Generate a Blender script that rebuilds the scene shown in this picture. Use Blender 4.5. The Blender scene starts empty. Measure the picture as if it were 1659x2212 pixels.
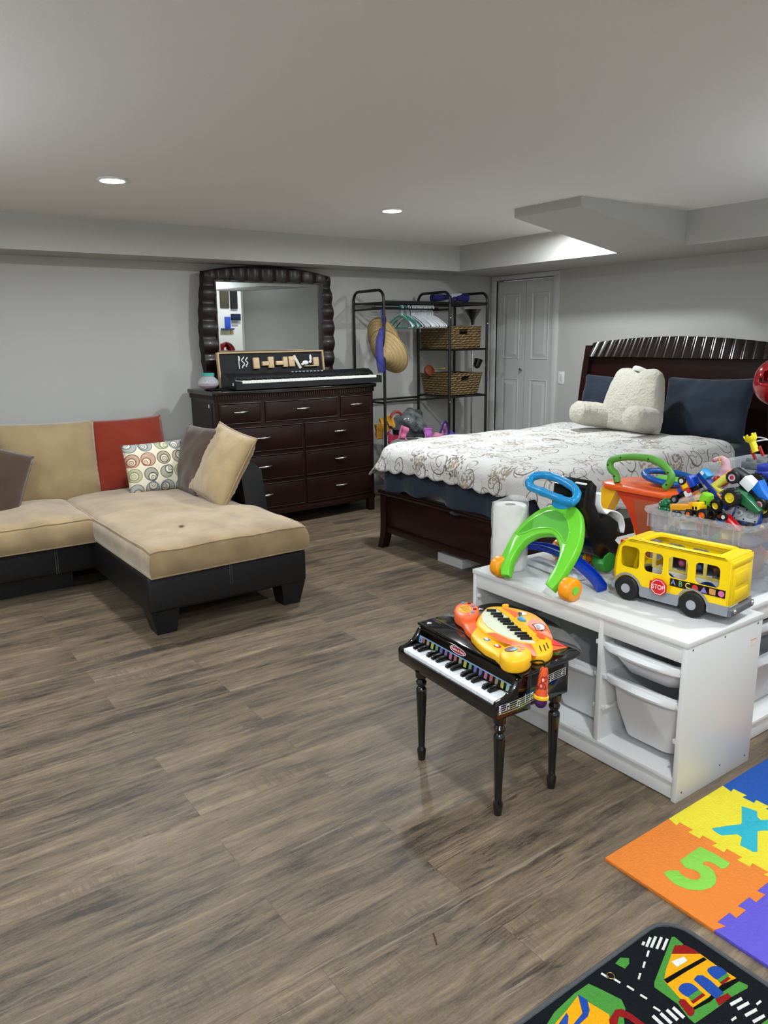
import bpy, bmesh, math, random
from mathutils import Vector, Matrix, Quaternion
from math import sin, cos, pi, radians as rad
random.seed(7)
C = bpy.context.scene.collection
S = bpy.context.scene

# ------------------------------------------------------------ camera (calibrated on the 1659x2212 photograph)
W, H = 1659, 2212
F = 1644.5; PITCH = .226097; ROLL = -.0131631; YAW = .6179813; CH = 1.5
_f = Vector((sin(YAW)*cos(PITCH), cos(YAW)*cos(PITCH), -sin(PITCH)))
_r0 = Vector((cos(YAW), -sin(YAW), 0)); _u0 = _r0.cross(_f)
_r = _r0*cos(ROLL) + _u0*sin(ROLL); _u = -_r0*sin(ROLL) + _u0*cos(ROLL)
cam = bpy.data.cameras.new('camera'); camo = bpy.data.objects.new('camera', cam); C.objects.link(camo)
cam.sensor_fit = 'VERTICAL'; cam.sensor_height = 24; cam.lens = F/H*24; cam.clip_start = .05; cam.clip_end = 60
mw = Matrix((_r, _u, -_f)).transposed().to_4x4(); mw.translation = (0, 0, CH); camo.matrix_world = mw
S.camera = camo
S.view_settings.view_transform = 'Standard'; S.view_settings.look = 'None'
S.view_settings.gamma = 1; S.view_settings.use_curve_mapping = False
S.view_settings.exposure = 1.0

world = bpy.data.worlds.new('world'); S.world = world; world.use_nodes = True
world.node_tree.nodes['Background'].inputs[0].default_value = (.6, .62, .65, 1)
world.node_tree.nodes['Background'].inputs[1].default_value = .1

CEIL = 2.31; SOF = 2.085; WA = 5.99; WB = 5.65; SA = 5.61; SB = 4.887
LIGHTS = [(1.32, 4.24), (3.14, 4.28), (4.52, 4.10), (1.32, .65), (3.14, .8), (-.6, 2.6), (-.5, -.7), (1.9, -1.0)]
LP = 11.0; LMUL = [1.1, 1.25, 1.1, 1.25, .85, 1.3, 1.7, .35]; LCOL = (.89, .95, 1.0)
ALCOVE = (6.05, -.9, 2.5, 14.0)
UPLIGHTS = [(-.9, 3.3, 1.72, 30.0), (4.25, .75, 1.72, 20.0), (-1.3, -1.0, 1.72, 24.0)]

# ------------------------------------------------------------ calibration helpers: pixel of the photo -> point of the place
def ray(x, y): return _f + _r*((x-W/2)/F) - _u*((y-H/2)/F)
CP = Vector((0, 0, CH))
def atz(x, y, z): d = ray(x, y); return CP + d*((z-CH)/d.z)
def aty(x, y, Y): d = ray(x, y); return CP + d*(Y/d.y)
def atx(x, y, X): d = ray(x, y); return CP + d*(X/d.x)
def onp(x, y, P, N): d = ray(x, y); return CP + d*((Vector(P)-CP).dot(N)/d.dot(N))

# ------------------------------------------------------------ materials
def lin(c): return c/12.92 if c <= .04045 else ((c+.055)/1.055)**2.4
def col(h): h = h.lstrip('#'); return tuple(lin(int(h[i:i+2], 16)/255) for i in (0, 2, 4)) + (1,)
_mats = {}
def M(name, hexc='#808080', rough=.5, metal=0, spec=.5, coat=0, bump=0, bs=60, var=0, vs=5, trans=0, ior=1.45, sheen=0, alpha=1, emit=0, sss=0, stretch=None, dark=.55):
    if name in _mats: return _mats[name]
    m = bpy.data.materials.new(name); m.use_nodes = True; _mats[name] = m
    nt = m.node_tree; b = nt.nodes['Principled BSDF']
    b.inputs['Base Color'].default_value = col(hexc); b.inputs['Roughness'].default_value = rough
    b.inputs['Metallic'].default_value = metal; b.inputs['Specular IOR Level'].default_value = spec
    b.inputs['Coat Weight'].default_value = coat; b.inputs['Coat Roughness'].default_value = .05
    b.inputs['Transmission Weight'].default_value = trans; b.inputs['IOR'].default_value = ior
    b.inputs['Sheen Weight'].default_value = sheen; b.inputs['Alpha'].default_value = alpha
    if emit: b.inputs['Emission Color'].default_value = col(hexc); b.inputs['Emission Strength'].default_value = emit
    if sss: b.inputs['Subsurface Weight'].default_value = sss; b.inputs['Subsurface Scale'].default_value = .02
    if bump or var:
        tc = nt.nodes.new('ShaderNodeTexCoord'); mp = nt.nodes.new('ShaderNodeMapping')
        nt.links.new(tc.outputs['Object'], mp.inputs[0])
        if stretch: mp.inputs['Scale'].default_value = stretch
    if var:
        n = nt.nodes.new('ShaderNodeTexNoise'); n.inputs['Scale'].default_value = vs; n.inputs['Detail'].default_value = 5
        nt.links.new(mp.outputs[0], n.inputs[0])
        r = nt.nodes.new('ShaderNodeValToRGB'); c = col(hexc)
        r.color_ramp.elements[0].position = .3; r.color_ramp.elements[1].position = .7
        r.color_ramp.elements[0].color = tuple(x*(1-var) for x in c[:3]) + (1,)
        r.color_ramp.elements[1].color = tuple(min(1, x*(1+var*.6)) for x in c[:3]) + (1,)
        nt.links.new(n.outputs[0], r.inputs[0]); nt.links.new(r.outputs[0], b.inputs['Base Color'])
    if bump:
        n2 = nt.nodes.new('ShaderNodeTexNoise'); n2.inputs['Scale'].default_value = bs; n2.inputs['Detail'].default_value = 3
        nt.links.new(mp.outputs[0], n2.inputs[0])
        bp = nt.nodes.new('ShaderNodeBump'); bp.inputs['Strength'].default_value = bump; bp.inputs['Distance'].default_value = .01
        nt.links.new(n2.outputs[0], bp.inputs['Height']); nt.links.new(bp.outputs[0], b.inputs['Normal'])
    return m
class G:
    """tiny node graph writer"""
    def __init__(s, name):
        s.m = bpy.data.materials.new(name); s.m.use_nodes = True; s.nt = s.m.node_tree; s.b = s.nt.nodes['Principled BSDF']
    def n(s, t, **k):
        nd = s.nt.nodes.new('ShaderNode'+t)
        for a, v in k.items(): setattr(nd, a, v)
        return nd
    def put(s, v, sock):
        if isinstance(v, (int, float)): sock.default_value = v
        elif isinstance(v, tuple): sock.default_value = v
        else: s.nt.links.new(v, sock)
    def math(s, op, a, b=0, c=0):
        nd = s.n('Math', operation=op); s.put(a, nd.inputs[0]); s.put(b, nd.inputs[1])
        s.put(c, nd.inputs[2]); return nd.outputs[0]
    def vm(s, op, a, b=(0, 0, 0)):
        nd = s.n('VectorMath', operation=op); s.put(a, nd.inputs[0]); s.put(b, nd.inputs[1])
        return nd.outputs[1] if op == 'LENGTH' else nd.outputs[0]
    def mix(s, f, a, b):
        nd = s.n('Mix', data_type='RGBA'); s.put(f, nd.inputs[0]); s.put(a, nd.inputs[6]); s.put(b, nd.inputs[7]); return nd.outputs[2]
    def noise(s, v, sc, det=3, rough=.5, dist=0):
        nd = s.n('TexNoise'); s.put(v, nd.inputs['Vector']); nd.inputs['Scale'].default_value = sc
        nd.inputs['Detail'].default_value = det; nd.inputs['Roughness'].default_value = rough; nd.inputs['Distortion'].default_value = dist
        return nd.outputs[0]
    def map(s, v, scale=(1, 1, 1), loc=(0, 0, 0), rot=(0, 0, 0)):
        nd = s.n('Mapping'); s.put(v, nd.inputs[0]); nd.inputs['Scale'].default_value = scale
        nd.inputs['Location'].default_value = loc; nd.inputs['Rotation'].default_value = rot; return nd.outputs[0]
    def ss(s, x, a, b):   # smoothstep a..b
        nd = s.n('MapRange', interpolation_type='SMOOTHSTEP'); s.put(x, nd.inputs[0]); s.put(a, nd.inputs[1]); s.put(b, nd.inputs[2]); return nd.outputs[0]
    def bump(s, h, st=.3, d=.01):
        nd = s.n('Bump'); s.put(h, nd.inputs['Height']); nd.inputs['Strength'].default_value = st; nd.inputs['Distance'].default_value = d
        s.nt.links.new(nd.outputs[0], s.b.inputs['Normal'])

# ------------------------------------------------------------ mesh builder
class MB:
    def __init__(s, T=None): s.v = []; s.f = []; s.mi = []; s.T = T; s.uv = None
    def add(s, vs, fs, mi=0, T=None):
        o = len(s.v)
        for p in vs:
            p = Vector(p)
            if T is not None: p = T @ p
            if s.T is not None: p = s.T @ p
            s.v.append(p)
        for f in fs: s.f.append([i+o for i in f]); s.mi.append(mi)
        return s
    def bm(s, bm, mi=0, T=None):
        bm.verts.index_update(); s.add([v.co.copy() for v in bm.verts], [[v.index for v in f.verts] for f in bm.faces], mi, T); bm.free(); return s
    def box(s, a, b, r=0, mi=0, T=None, seg=2):
        b_ = bmesh.new(); bmesh.ops.create_cube(b_, size=1)
        for v in b_.verts: v.co = Vector([(a[i]+b[i])/2 + v.co[i]*(b[i]-a[i]) for i in range(3)])
        if r: bmesh.ops.bevel(b_, geom=list(b_.edges), offset=r, segments=seg, profile=.5, affect='EDGES')
        return s.bm(b_, mi, T)
    def cbox(s, c, d, r=0, mi=0, T=None): return s.box([c[i]-d[i]/2 for i in range(3)], [c[i]+d[i]/2 for i in range(3)], r, mi, T)
    def cyl(s, p0, p1, r0, r1=None, n=20, mi=0, T=None):
        return s.tube([p0, p1], [r0, r0 if r1 is None else r1], n, mi=mi, T=T)
    def tube(s, pts, r, n=10, closed=False, mi=0, T=None, flat=1.0):
        pts = [Vector(p) for p in pts]; k = len(pts); rs = list(r) if isinstance(r, (list, tuple)) else [r]*k
        def tan(i):
            if closed: return (pts[(i+1) % k]-pts[i-1]).normalized()
            return (pts[min(i+1, k-1)]-pts[max(i-1, 0)]).normalized()
        t0 = tan(0); up = Vector((0, 0, 1)) if abs(t0.z) < .9 else Vector((1, 0, 0))
        nrm = (up - t0*up.dot(t0)).normalized(); vs = []
        for i in range(k):
            t = tan(i); nrm = nrm - t*nrm.dot(t)
            if nrm.length < 1e-6: nrm = t.orthogonal()
            nrm.normalize(); bn = t.cross(nrm)
            for j in range(n):
                a = 2*pi*j/n; vs.append(pts[i] + nrm*(cos(a)*rs[i]) + bn*(sin(a)*rs[i]*flat))
        fs = []
        for i in range(k if closed else k-1):
            for j in range(n):
                a = i*n+j; b = i*n+(j+1) % n; c = ((i+1) % k)*n+(j+1) % n; d = ((i+1) % k)*n+j
                fs.append([a, b, c, d])
        if not closed: fs.append(list(range(n))[::-1]); fs.append([(k-1)*n+j for j in range(n)])
        return s.add(vs, fs, mi, T)
    def lathe(s, prof, T=None, n=24, mi=0, cap=True):
        vs = []; fs = []; k = len(prof)
        for r, z in prof:
            for j in range(n): a = 2*pi*j/n; vs.append((r*cos(a), r*sin(a), z))
        for i in range(k-1):
            for j in range(n): fs.append([i*n+j, i*n+(j+1) % n, (i+1)*n+(j+1) % n, (i+1)*n+j])
        if cap: fs.append(list(range(n))[::-1]); fs.append([(k-1)*n+j for j in range(n)])
        return s.add(vs, fs, mi, T)
    def prism(s, poly, z0, z1, T=None, mi=0, bev=0, holes=None):
        b_ = bmesh.new()
        if holes:
            es = []
            for lp in [poly]+holes:
                vv = [b_.verts.new((p[0], p[1], z0)) for p in lp]
                es += [b_.edges.new((vv[i], vv[(i+1) % len(vv)])) for i in range(len(vv))]
            bmesh.ops.triangle_fill(b_, use_beauty=True, edges=es, normal=(0, 0, 1))
        else:
            vv = [b_.verts.new((p[0], p[1], z0)) for p in poly]; b_.faces.new(vv)
        b_.faces.ensure_lookup_table()
        base = list(b_.faces)
        ret = bmesh.ops.extrude_face_region(b_, geom=base)
        for g in ret['geom']:
            if isinstance(g, bmesh.types.BMVert): g.co.z = z1
        bmesh.ops.recalc_face_normals(b_, faces=list(b_.faces))
        if bev:
            es = [e for e in b_.edges if len(e.link_faces) == 2 and e.link_faces[0].normal.angle(e.link_faces[1].normal, 0) > .9 and abs(e.verts[0].co.z-e.verts[1].co.z) < 1e-6]
            bmesh.ops.bevel(b_, geom=es, offset=bev, segments=2, profile=.5, affect='EDGES')
        return s.bm(b_, mi, T)
    def ell(s, c, r, n=16, mi=0, T=None):
        vs = []; fs = []; m = n//2
        if isinstance(r, (int, float)): r = (r, r, r)
        vs.append((c[0], c[1], c[2]+r[2]))
        for i in range(1, m):
            th = pi*i/m
            for j in range(n): a = 2*pi*j/n; vs.append((c[0]+r[0]*sin(th)*cos(a), c[1]+r[1]*sin(th)*sin(a), c[2]+r[2]*cos(th)))
        vs.append((c[0], c[1], c[2]-r[2])); L = len(vs)-1
        for j in range(n): fs.append([0, 1+j, 1+(j+1) % n]); fs.append([L, L-n+(j+1) % n, L-n+j])
        for i in range(m-2):
            for j in range(n): fs.append([1+i*n+j, 1+(i+1)*n+j, 1+(i+1)*n+(j+1) % n, 1+i*n+(j+1) % n])
        return s.add(vs, fs, mi, T)
    def grid(s, fn, nu, nv, mi=0, T=None, cu=False):
        vs = [fn(i/nu, j/nv) for i in range(nu+(0 if cu else 1)) for j in range(nv+1)]; fs = []
        for i in range(nu):
            for j in range(nv):
                i2 = (i+1) % nu if cu else i+1
                fs.append([i*(nv+1)+j, i2*(nv+1)+j, i2*(nv+1)+j+1, i*(nv+1)+j+1])
        return s.add(vs, fs, mi, T)
    def build(s, name, mats, parent=None, smooth=38, solid=0, sub=0, label=None, local=False):
        me = bpy.data.meshes.new(name); me.from_pydata([tuple(v) for v in s.v], [], s.f); me.update()
        if not isinstance(mats, (list, tuple)): mats = [mats]
        for m in mats: me.materials.append(m)
        me.polygons.foreach_set('material_index', s.mi)
        b_ = bmesh.new(); b_.from_mesh(me); bmesh.ops.recalc_face_normals(b_, faces=list(b_.faces)); b_.to_mesh(me); b_.free()
        if smooth:
            me.polygons.foreach_set('use_smooth', [True]*len(me.polygons)); me.set_sharp_from_angle(angle=rad(smooth))
        o = bpy.data.objects.new(name, me); C.objects.link(o)
        if parent is not None: o.parent = parent
        if solid:
            md = o.modifiers.new('Solid', 'SOLIDIFY'); md.thickness = solid; md.offset = 0
        if sub:
            md = o.modifiers.new('Sub', 'SUBSURF'); md.levels = sub; md.render_levels = sub
        if label: o['label'] = label
        return o
def tag(o, label, cat, group=None):
    o['label'] = label; o['category'] = cat
    if group: o['group'] = group
    return o
def thing(name, label, cat, loc=(0, 0, 0), rz=0, group=None):
    o = bpy.data.objects.new(name, None); C.objects.link(o); o.empty_display_size = .05
    o.location = loc; o.rotation_euler = (0, 0, rz); return tag(o, label, cat, group)
def thingM(name, label, cat, mat, group=None):
    o = bpy.data.objects.new(name, None); C.objects.link(o); o.empty_display_size = .05
    o.matrix_world = mat; return tag(o, label, cat, group)
def frame(o, x, y, z=None):
    x = Vector(x).normalized(); y = Vector(y); y = (y - x*y.dot(x)).normalized(); z = x.cross(y)
    m = Matrix((x, y, z)).transposed().to_4x4(); m.translation = Vector(o); return m
def Tr(x=0, y=0, z=0): return Matrix.Translation((x, y, z))
def Rx(a): return Matrix.Rotation(a, 4, 'X')
def Ry(a): return Matrix.Rotation(a, 4, 'Y')
def Rz(a): return Matrix.Rotation(a, 4, 'Z')
def struct(name, mb, mat, parent=None, **k):
    o = mb.build(name, mat, parent, **k)
    if parent is None: o['kind'] = 'structure'
    return o
def dup(root, loc=None, rz=None, mat=None, label=None, group=None):
    r = root.copy(); C.objects.link(r)
    if mat is not None: r.matrix_world = mat
    if loc is not None: r.location = loc
    if rz is not None: r.rotation_euler = (0, 0, rz)
    if label: r['label'] = label
    if group: r['group'] = group
    for ch in list(root.children):
        c = ch.copy(); C.objects.link(c); c.parent = r; c.matrix_parent_inverse = ch.matrix_parent_inverse.copy()
        for g in list(ch.children):
            d = g.copy(); C.objects.link(d); d.parent = c
    return r
def rrect(x0, y0, x1, y1, r, n=4):
    P = []
    for cx, cy, a0 in ((x1-r, y1-r, 0), (x0+r, y1-r, 90), (x0+r, y0+r, 180), (x1-r, y0+r, 270)):
        for i in range(n+1): a = rad(a0+90*i/n); P.append((cx+r*cos(a), cy+r*sin(a)))
    return P
def catmull(P, n=6, closed=False):
    P = [Vector(p) for p in P]; k = len(P); out = []
    for i in range(k if closed else k-1):
        p0 = P[(i-1) % k] if closed or i > 0 else P[0]*2-P[1]; p1 = P[i]; p2 = P[(i+1) % k]
        p3 = P[(i+2) % k] if closed or i+2 < k else P[-1]*2-P[-2]
        for j in range(n):
            t = j/n; out.append(.5*((2*p1)+(p2-p0)*t+(2*p0-5*p1+4*p2-p3)*t*t+(3*p1-p0-3*p2+p3)*t**3))
    if not closed: out.append(P[-1])
    return out
def text_mb(mb, txt, size, T, mi=0, depth=.0008, align='CENTER'):
    cu = bpy.data.curves.new('t', 'FONT'); cu.body = txt; cu.size = size; cu.align_x = align; cu.align_y = 'CENTER'; cu.extrude = depth; cu.resolution_u = 3
    o = bpy.data.objects.new('t', cu); C.objects.link(o)
    dg = bpy.context.evaluated_depsgraph_get(); me = bpy.data.meshes.new_from_object(o.evaluated_get(dg))
    mb.add([v.co.copy() for v in me.vertices], [list(p.vertices) for p in me.polygons], mi, T)
    bpy.data.objects.remove(o); bpy.data.curves.remove(cu); bpy.data.meshes.remove(me)

# ------------------------------------------------------------ shared materials
def mk_floor():
    g = G('vinyl_plank_floor'); tc = g.n('TexCoord'); P = tc.outputs['Object']
    br = g.n('TexBrick'); g.put(P, br.inputs['Vector']); br.inputs['Scale'].default_value = 1
    br.offset = .37; br.offset_frequency = 2
    br.inputs['Color1'].default_value = (0, 0, 0, 1); br.inputs['Color2'].default_value = (1, 1, 1, 1)
    br.inputs['Mortar Size'].default_value = .0008; br.inputs['Mortar Smooth'].default_value = .3; br.inputs['Bias'].default_value = 0
    br.inputs['Brick Width'].default_value = 1.22; br.inputs['Row Height'].default_value = .152
    sh = g.vm('MULTIPLY', br.outputs['Color'], (13., 7., 0.)); P2 = g.vm('ADD', P, sh)
    warp = g.n('TexNoise'); g.put(g.map(P2, (1.5, 3, 1)), warp.inputs['Vector']); warp.inputs['Scale'].default_value = 2.2; warp.inputs['Detail'].default_value = 2
    P3 = g.vm('ADD', P2, g.vm('MULTIPLY', g.vm('SUBTRACT', warp.outputs[1], (.5, .5, .5)), (.10, .035, 0)))
    broad = g.noise(g.map(P3, (1.1, 5.5, 1)), 1.5, 6, .62, .2)
    fine = g.noise(g.map(P3, (7, 66, 1)), 1.5, 9, .75, .1)
    mid = g.noise(g.map(P3, (2.4, 22, 1)), 1.5, 7, .66, .2)
    speck = g.noise(g.map(P2, (1, 2.2, 1)), 120, 2, .6)
    f = g.math('ADD', g.math('MULTIPLY', broad, .42), g.math('MULTIPLY', mid, .34))
    f = g.math('ADD', f, g.math('MULTIPLY', fine, .30)); f = g.math('SUBTRACT', f, .03)
    f = g.math('ADD', f, g.math('MULTIPLY', g.math('SUBTRACT', br.outputs['Color'], .5), .06))
    f = g.math('ADD', f, g.math('MULTIPLY', g.math('SUBTRACT', speck, .5), .12))
    r = g.n('ValToRGB'); e = r.color_ramp.elements
    e[0].position = .39; e[0].color = col('#372f28'); e[1].position = .64; e[1].color = col('#8b7c64')
    k = e.new(.46); k.color = col('#5b4f41'); k = e.new(.55); k.color = col('#736350')
    g.put(f, r.inputs[0]); c = r.outputs[0]
    # grey smudges around knots, the knots and the cracks running out of them
    vo = g.n('TexVoronoi'); g.put(g.map(P3, (1.25, 4.2, 1)), vo.inputs['Vector']); vo.inputs['Scale'].default_value = 1.0; vo.inputs['Randomness'].default_value = 1
    kc = g.n('SeparateColor'); g.put(vo.outputs['Color'], kc.inputs[0]); has = g.math('GREATER_THAN', kc.outputs[0], .35)
    kd = g.math('ADD', vo.outputs['Distance'], g.math('MULTIPLY', g.math('SUBTRACT', mid, .5), .30))
    c = g.mix(g.math('MULTIPLY', g.math('MULTIPLY', g.ss(kd, .30, .05), has), .72), c, col('#3c3835'))
    rg = g.math('MULTIPLY', g.ss(g.math('SINE', g.math('MULTIPLY', kd, 150)), .2, .9), g.ss(kd, .30, .10)); c = g.mix(g.math('MULTIPLY', g.math('MULTIPLY', rg, has), .45), c, col('#2c2722'))
    ck = g.ss(g.math('ABSOLUTE', g.math('SUBTRACT', g.noise(g.map(P3, (.9, 15, 1)), 1.4, 3, .5, .3), .5)), .012, .002)
    ck = g.math('MULTIPLY', ck, g.ss(g.noise(g.map(P2, (1.1, 4, 1)), 2, 2), .48, .60)); c = g.mix(g.math('MULTIPLY', ck, .75), c, col('#2e2822'))
    st = g.ss(g.noise(g.map(P3, (.8, 30, 1)), 1.7, 6, .7, .2), .43, .33); c = g.mix(g.math('MULTIPLY', st, .6), c, col('#40372e'))
    li = g.ss(g.noise(g.map(P3, (.7, 24, 1), loc=(5, 3, 0)), 1.7, 6, .7, .2), .56, .68); c = g.mix(g.math('MULTIPLY', li, .35), c, col('#a99a86'))
    # saw marks across the grain
    swn = g.noise(g.map(P2, (75, 5, 1)), 1.2, 3, .6, .2); pm = g.noise(g.map(P2, (1.2, 5, 1)), 1.6, 1)
    sw = g.math('MULTIPLY', g.ss(swn, .55, .40), g.ss(pm, .60, .68)); c = g.mix(g.math('MULTIPLY', sw, .40), c, col('#4a4138'))
    c = g.mix(g.math('MULTIPLY', br.outputs['Fac'], .35), c, col('#2e2822'))
    g.put(c, g.b.inputs['Base Color'])
    g.put(g.math('ADD', .38, g.math('MULTIPLY', fine, .2)), g.b.inputs['Roughness']); g.b.inputs['Specular IOR Level'].default_value = .4
    g.bump(g.math('SUBTRACT', g.math('ADD', g.math('MULTIPLY', fine, .6), mid), g.math('MULTIPLY', br.outputs['Fac'], 1.0)), .15, .003)
    return g.m
wallm = M('wall_paint', '#b6b5b1', .65, spec=.3, bump=.04, bs=220, var=.02, vs=2)
ceilm = M('ceiling_paint', '#e6e5e2', .8, spec=.2, bump=.05, bs=160)
trimm = M('trim_paint', '#c9c9c7', .4, spec=.5)
espresso = M('espresso_wood', '#230e0b', .36, spec=.35, coat=.08, var=.35, vs=3, stretch=(1, 1, 8))
esp2 = M('espresso_wood_panel', '#210d0a', .38, spec=.35, coat=.05, var=.3, vs=3, stretch=(1, 8, 1))
blackg = M('gap_black', '#060606', .8)
blackleather = M('black_leather', '#141416', .42, spec=.45, bump=.25, bs=260)
tan = M('tan_microsuede', '#9a8361', .95, spec=.15, sheen=.5, var=.24, vs=7, bump=.1, bs=30)
tan2 = M('khaki_microsuede', '#94805f', .95, spec=.15, sheen=.4, var=.1, vs=9, bump=.12, bs=40)
brown = M('brown_microsuede', '#4a3a30', .95, spec=.12, sheen=.3, var=.1, vs=8, bump=.12, bs=40)
rust = M('rust_fabric', '#7a2c1c', .95, spec=.12, sheen=.3, var=.08, vs=10, bump=.12, bs=60)
navy = M('navy_cotton', '#242d39', .9, spec=.15, sheen=.15, bump=.5, bs=14, var=.12, vs=6, stretch=(.5, 1.6, 1))
chrome = M('chrome', '#d8d8d8', .22, metal=1)
brushed = M('brushed_nickel', '#c8c6c2', .32, metal=1)
blackmetal = M('black_metal', '#0b0b0c', .38, spec=.5)
blackpl = M('black_plastic', '#101113', .4)
blackgl = M('black_lacquer', '#050505', .08, spec=.6, coat=.6)
whitepl = M('white_plastic', '#dcdcdc', .35)
whitelam = M('white_laminate', '#d4d4d3', .32, spec=.5)
def P(name, h, rough=.28, **k): return M(name, h, rough, spec=.5, **k)
yel = P('yellow_plastic', '#f2c80c'); ora = P('orange_plastic', '#ee5a12'); red = P('red_plastic', '#c8141e'); grn = P('green_plastic', '#6cc832')
dgrn = P('dark_green_plastic', '#17643a'); blu = P('blue_plastic', '#1240b4'); sky = P('sky_blue_plastic', '#1489c4'); gry = P('grey_plastic', '#8f9499')
blk = P('glossy_black_plastic', '#0a0a0b', .2); wht = P('glossy_white_plastic', '#e6e8ea', .25); amb = P('amber_plastic', '#f0970c')
clearpl = M('clear_plastic', '#eef0f2', .18, trans=.0, alpha=.30, spec=.6)
frost = M('frosted_plastic', '#e6e9ee', .3, alpha=.42, spec=.6)
rubber = M('black_rubber', '#0c0c0c', .55)
# ------------------------------------------------------------ room shell
X0, Y0 = -1.9, -1.7; XA = 6.9
struct('floor', MB().box((X0-.1, Y0-.1, -.1), (XA+.1, WA+.1, 0)), mk_floor())
struct('ceiling', MB().box((X0-.1, -.05, CEIL), (XA+.1, WA+.1, CEIL+.1)).box((X0-.1, Y0-.1, CEIL), (WB, -.05, CEIL+.1)), ceilm)
struct('ceiling_alcove', MB().box((WB, Y0-.1, 2.75), (XA+.1, -.05, 2.85)), ceilm)
struct('wall_back', MB().box((X0-.1, WA, 0), (WB+.1, WA+.1, CEIL)), wallm)
DY0, DY1 = 5.128, 5.908; DH = 2.04
wr = MB().box((WB, -.05, 0), (WB+.1, DY0, CEIL)).box((WB, DY1, 0), (WB+.1, WA, CEIL)).box((WB, DY0, DH), (WB+.1, DY1, CEIL))
struct('wall_right', wr, wallm)
struct('wall_left', MB().box((X0-.1, Y0, 0), (X0, WA, CEIL)), wallm)
struct('wall_front', MB().box((X0, Y0-.1, 0), (XA+.1, Y0, 2.8)), M('white_wall_paint', '#e4e4e2', .6))
struct('wall_alcove', MB().box((XA, Y0, 0), (XA+.1, WA, 2.8)), M('white_wall_paint'))
struct('trim_1', MB().box((X0, SA, SOF), (WB, WA, CEIL)), wallm)
struct('trim_2', MB().box((SB, -.05, SOF), (WB, SA, CEIL)), wallm)
# sloped bulkhead that runs out of the right-hand soffit under the ceiling
wd = MB(); w0, w1 = 3.27, 3.83; xa = 3.81
vs = [(xa, w0, CEIL), (xa, w0, 2.253), (SB, w0, SOF), (SB, w0, CEIL), (xa, w1, CEIL), (xa, w1, 2.253), (SB, w1, SOF), (SB, w1, CEIL)]
wd.add(vs, [[0, 1, 2, 3], [7, 6, 5, 4], [0, 4, 5, 1], [1, 5, 6, 2], [2, 6, 7, 3], [0, 3, 7, 4]])
struct('trim_3', wd, wallm)
struct('baseboard_back', MB().box((X0, WA-.014, 0), (WB, WA, .09), .003), trimm)
struct('baseboard_right', MB().box((WB-.014, 0, 0), (WB, DY0-.06, .09), .003), trimm)
struct('baseboard_left', MB().box((X0, Y0, 0), (X0+.014, WA-.014, .09), .003), trimm)
# end casing of the right wall seen in the mirror
struct('trim_4', MB().box((WB-.02, -.13, 0), (WB+.12, -.05, CEIL)), M('casing_paint', '#d6d6d2', .5))
# door casing and bifold door
dc = MB()
for a, b in (((WB-.018, DY0-.065, 0), (WB+.02, DY0, DH)), ((WB-.018, DY1, 0), (WB+.02, DY1+.062, DH)), ((WB-.018, DY0-.065, DH), (WB+.02, DY1+.062, 2.082))): dc.box(a, b, .004)
struct('trim_5', dc, trimm)
dd = MB(); DX = WB+.025
def door_leaf(mb, y0, y1):
    mb.box((DX, y0, .01), (DX+.035, y1, DH-.015))
    pc = (y0+y1)/2; pw = .115
    for z0, z1 in ((.22, 1.068), (1.262, 1.905)):
        # raised panel: moulding ring, groove, field
        o = [(pc-pw, z0), (pc+pw, z0), (pc+pw, z1), (pc-pw, z1)]
        def ring(i, x): return [(x, o[k][0]+(i if k in (0, 3) else -i), o[k][1]+(i if k < 2 else -i)) for k in range(4)]
        rs = [ring(0, DX), ring(.006, DX-.007), ring(.018, DX-.001), ring(.03, DX-.001), ring(.055, DX-.008)]
        vs = sum(rs, []); fs = []
        for q in range(4):
            for k in range(4): fs.append([q*4+k, q*4+(k+1) % 4, (q+1)*4+(k+1) % 4, (q+1)*4+k])
        fs.append([16, 17, 18, 19]); mb.add(vs, fs)
door_leaf(dd, 5.518, DY1-.004); door_leaf(dd, DY0+.004, 5.512)
dr = struct('door_1', dd, M('door_paint', '#c4c4c2', .38), smooth=0)
kb = MB().lathe([(.006, 0), (.006, .018), (.014, .022), (.017, .03), (.013, .037), (.003, .039)], T=Tr(DX, 5.545, 1.163) @ Ry(-pi/2)); kb.build('knob', chrome, dr)
# light switch
t = thing('light_switch', 'white rocker light switch on the grey wall right of the closet door', 'switch', (WB, 5.0, 1.10))
MB().box((-.006, -.036, -.058), (0, .036, .058), .002).build('switch_plate', wht, t)
MB().box((-.009, -.016, -.033), (-.005, .016, .033), .001).box((-.0095, -.009, -.018), (-.008, .009, -.016)).build('rocker', M('switch_white', '#cfcfcd', .4), t)
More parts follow.
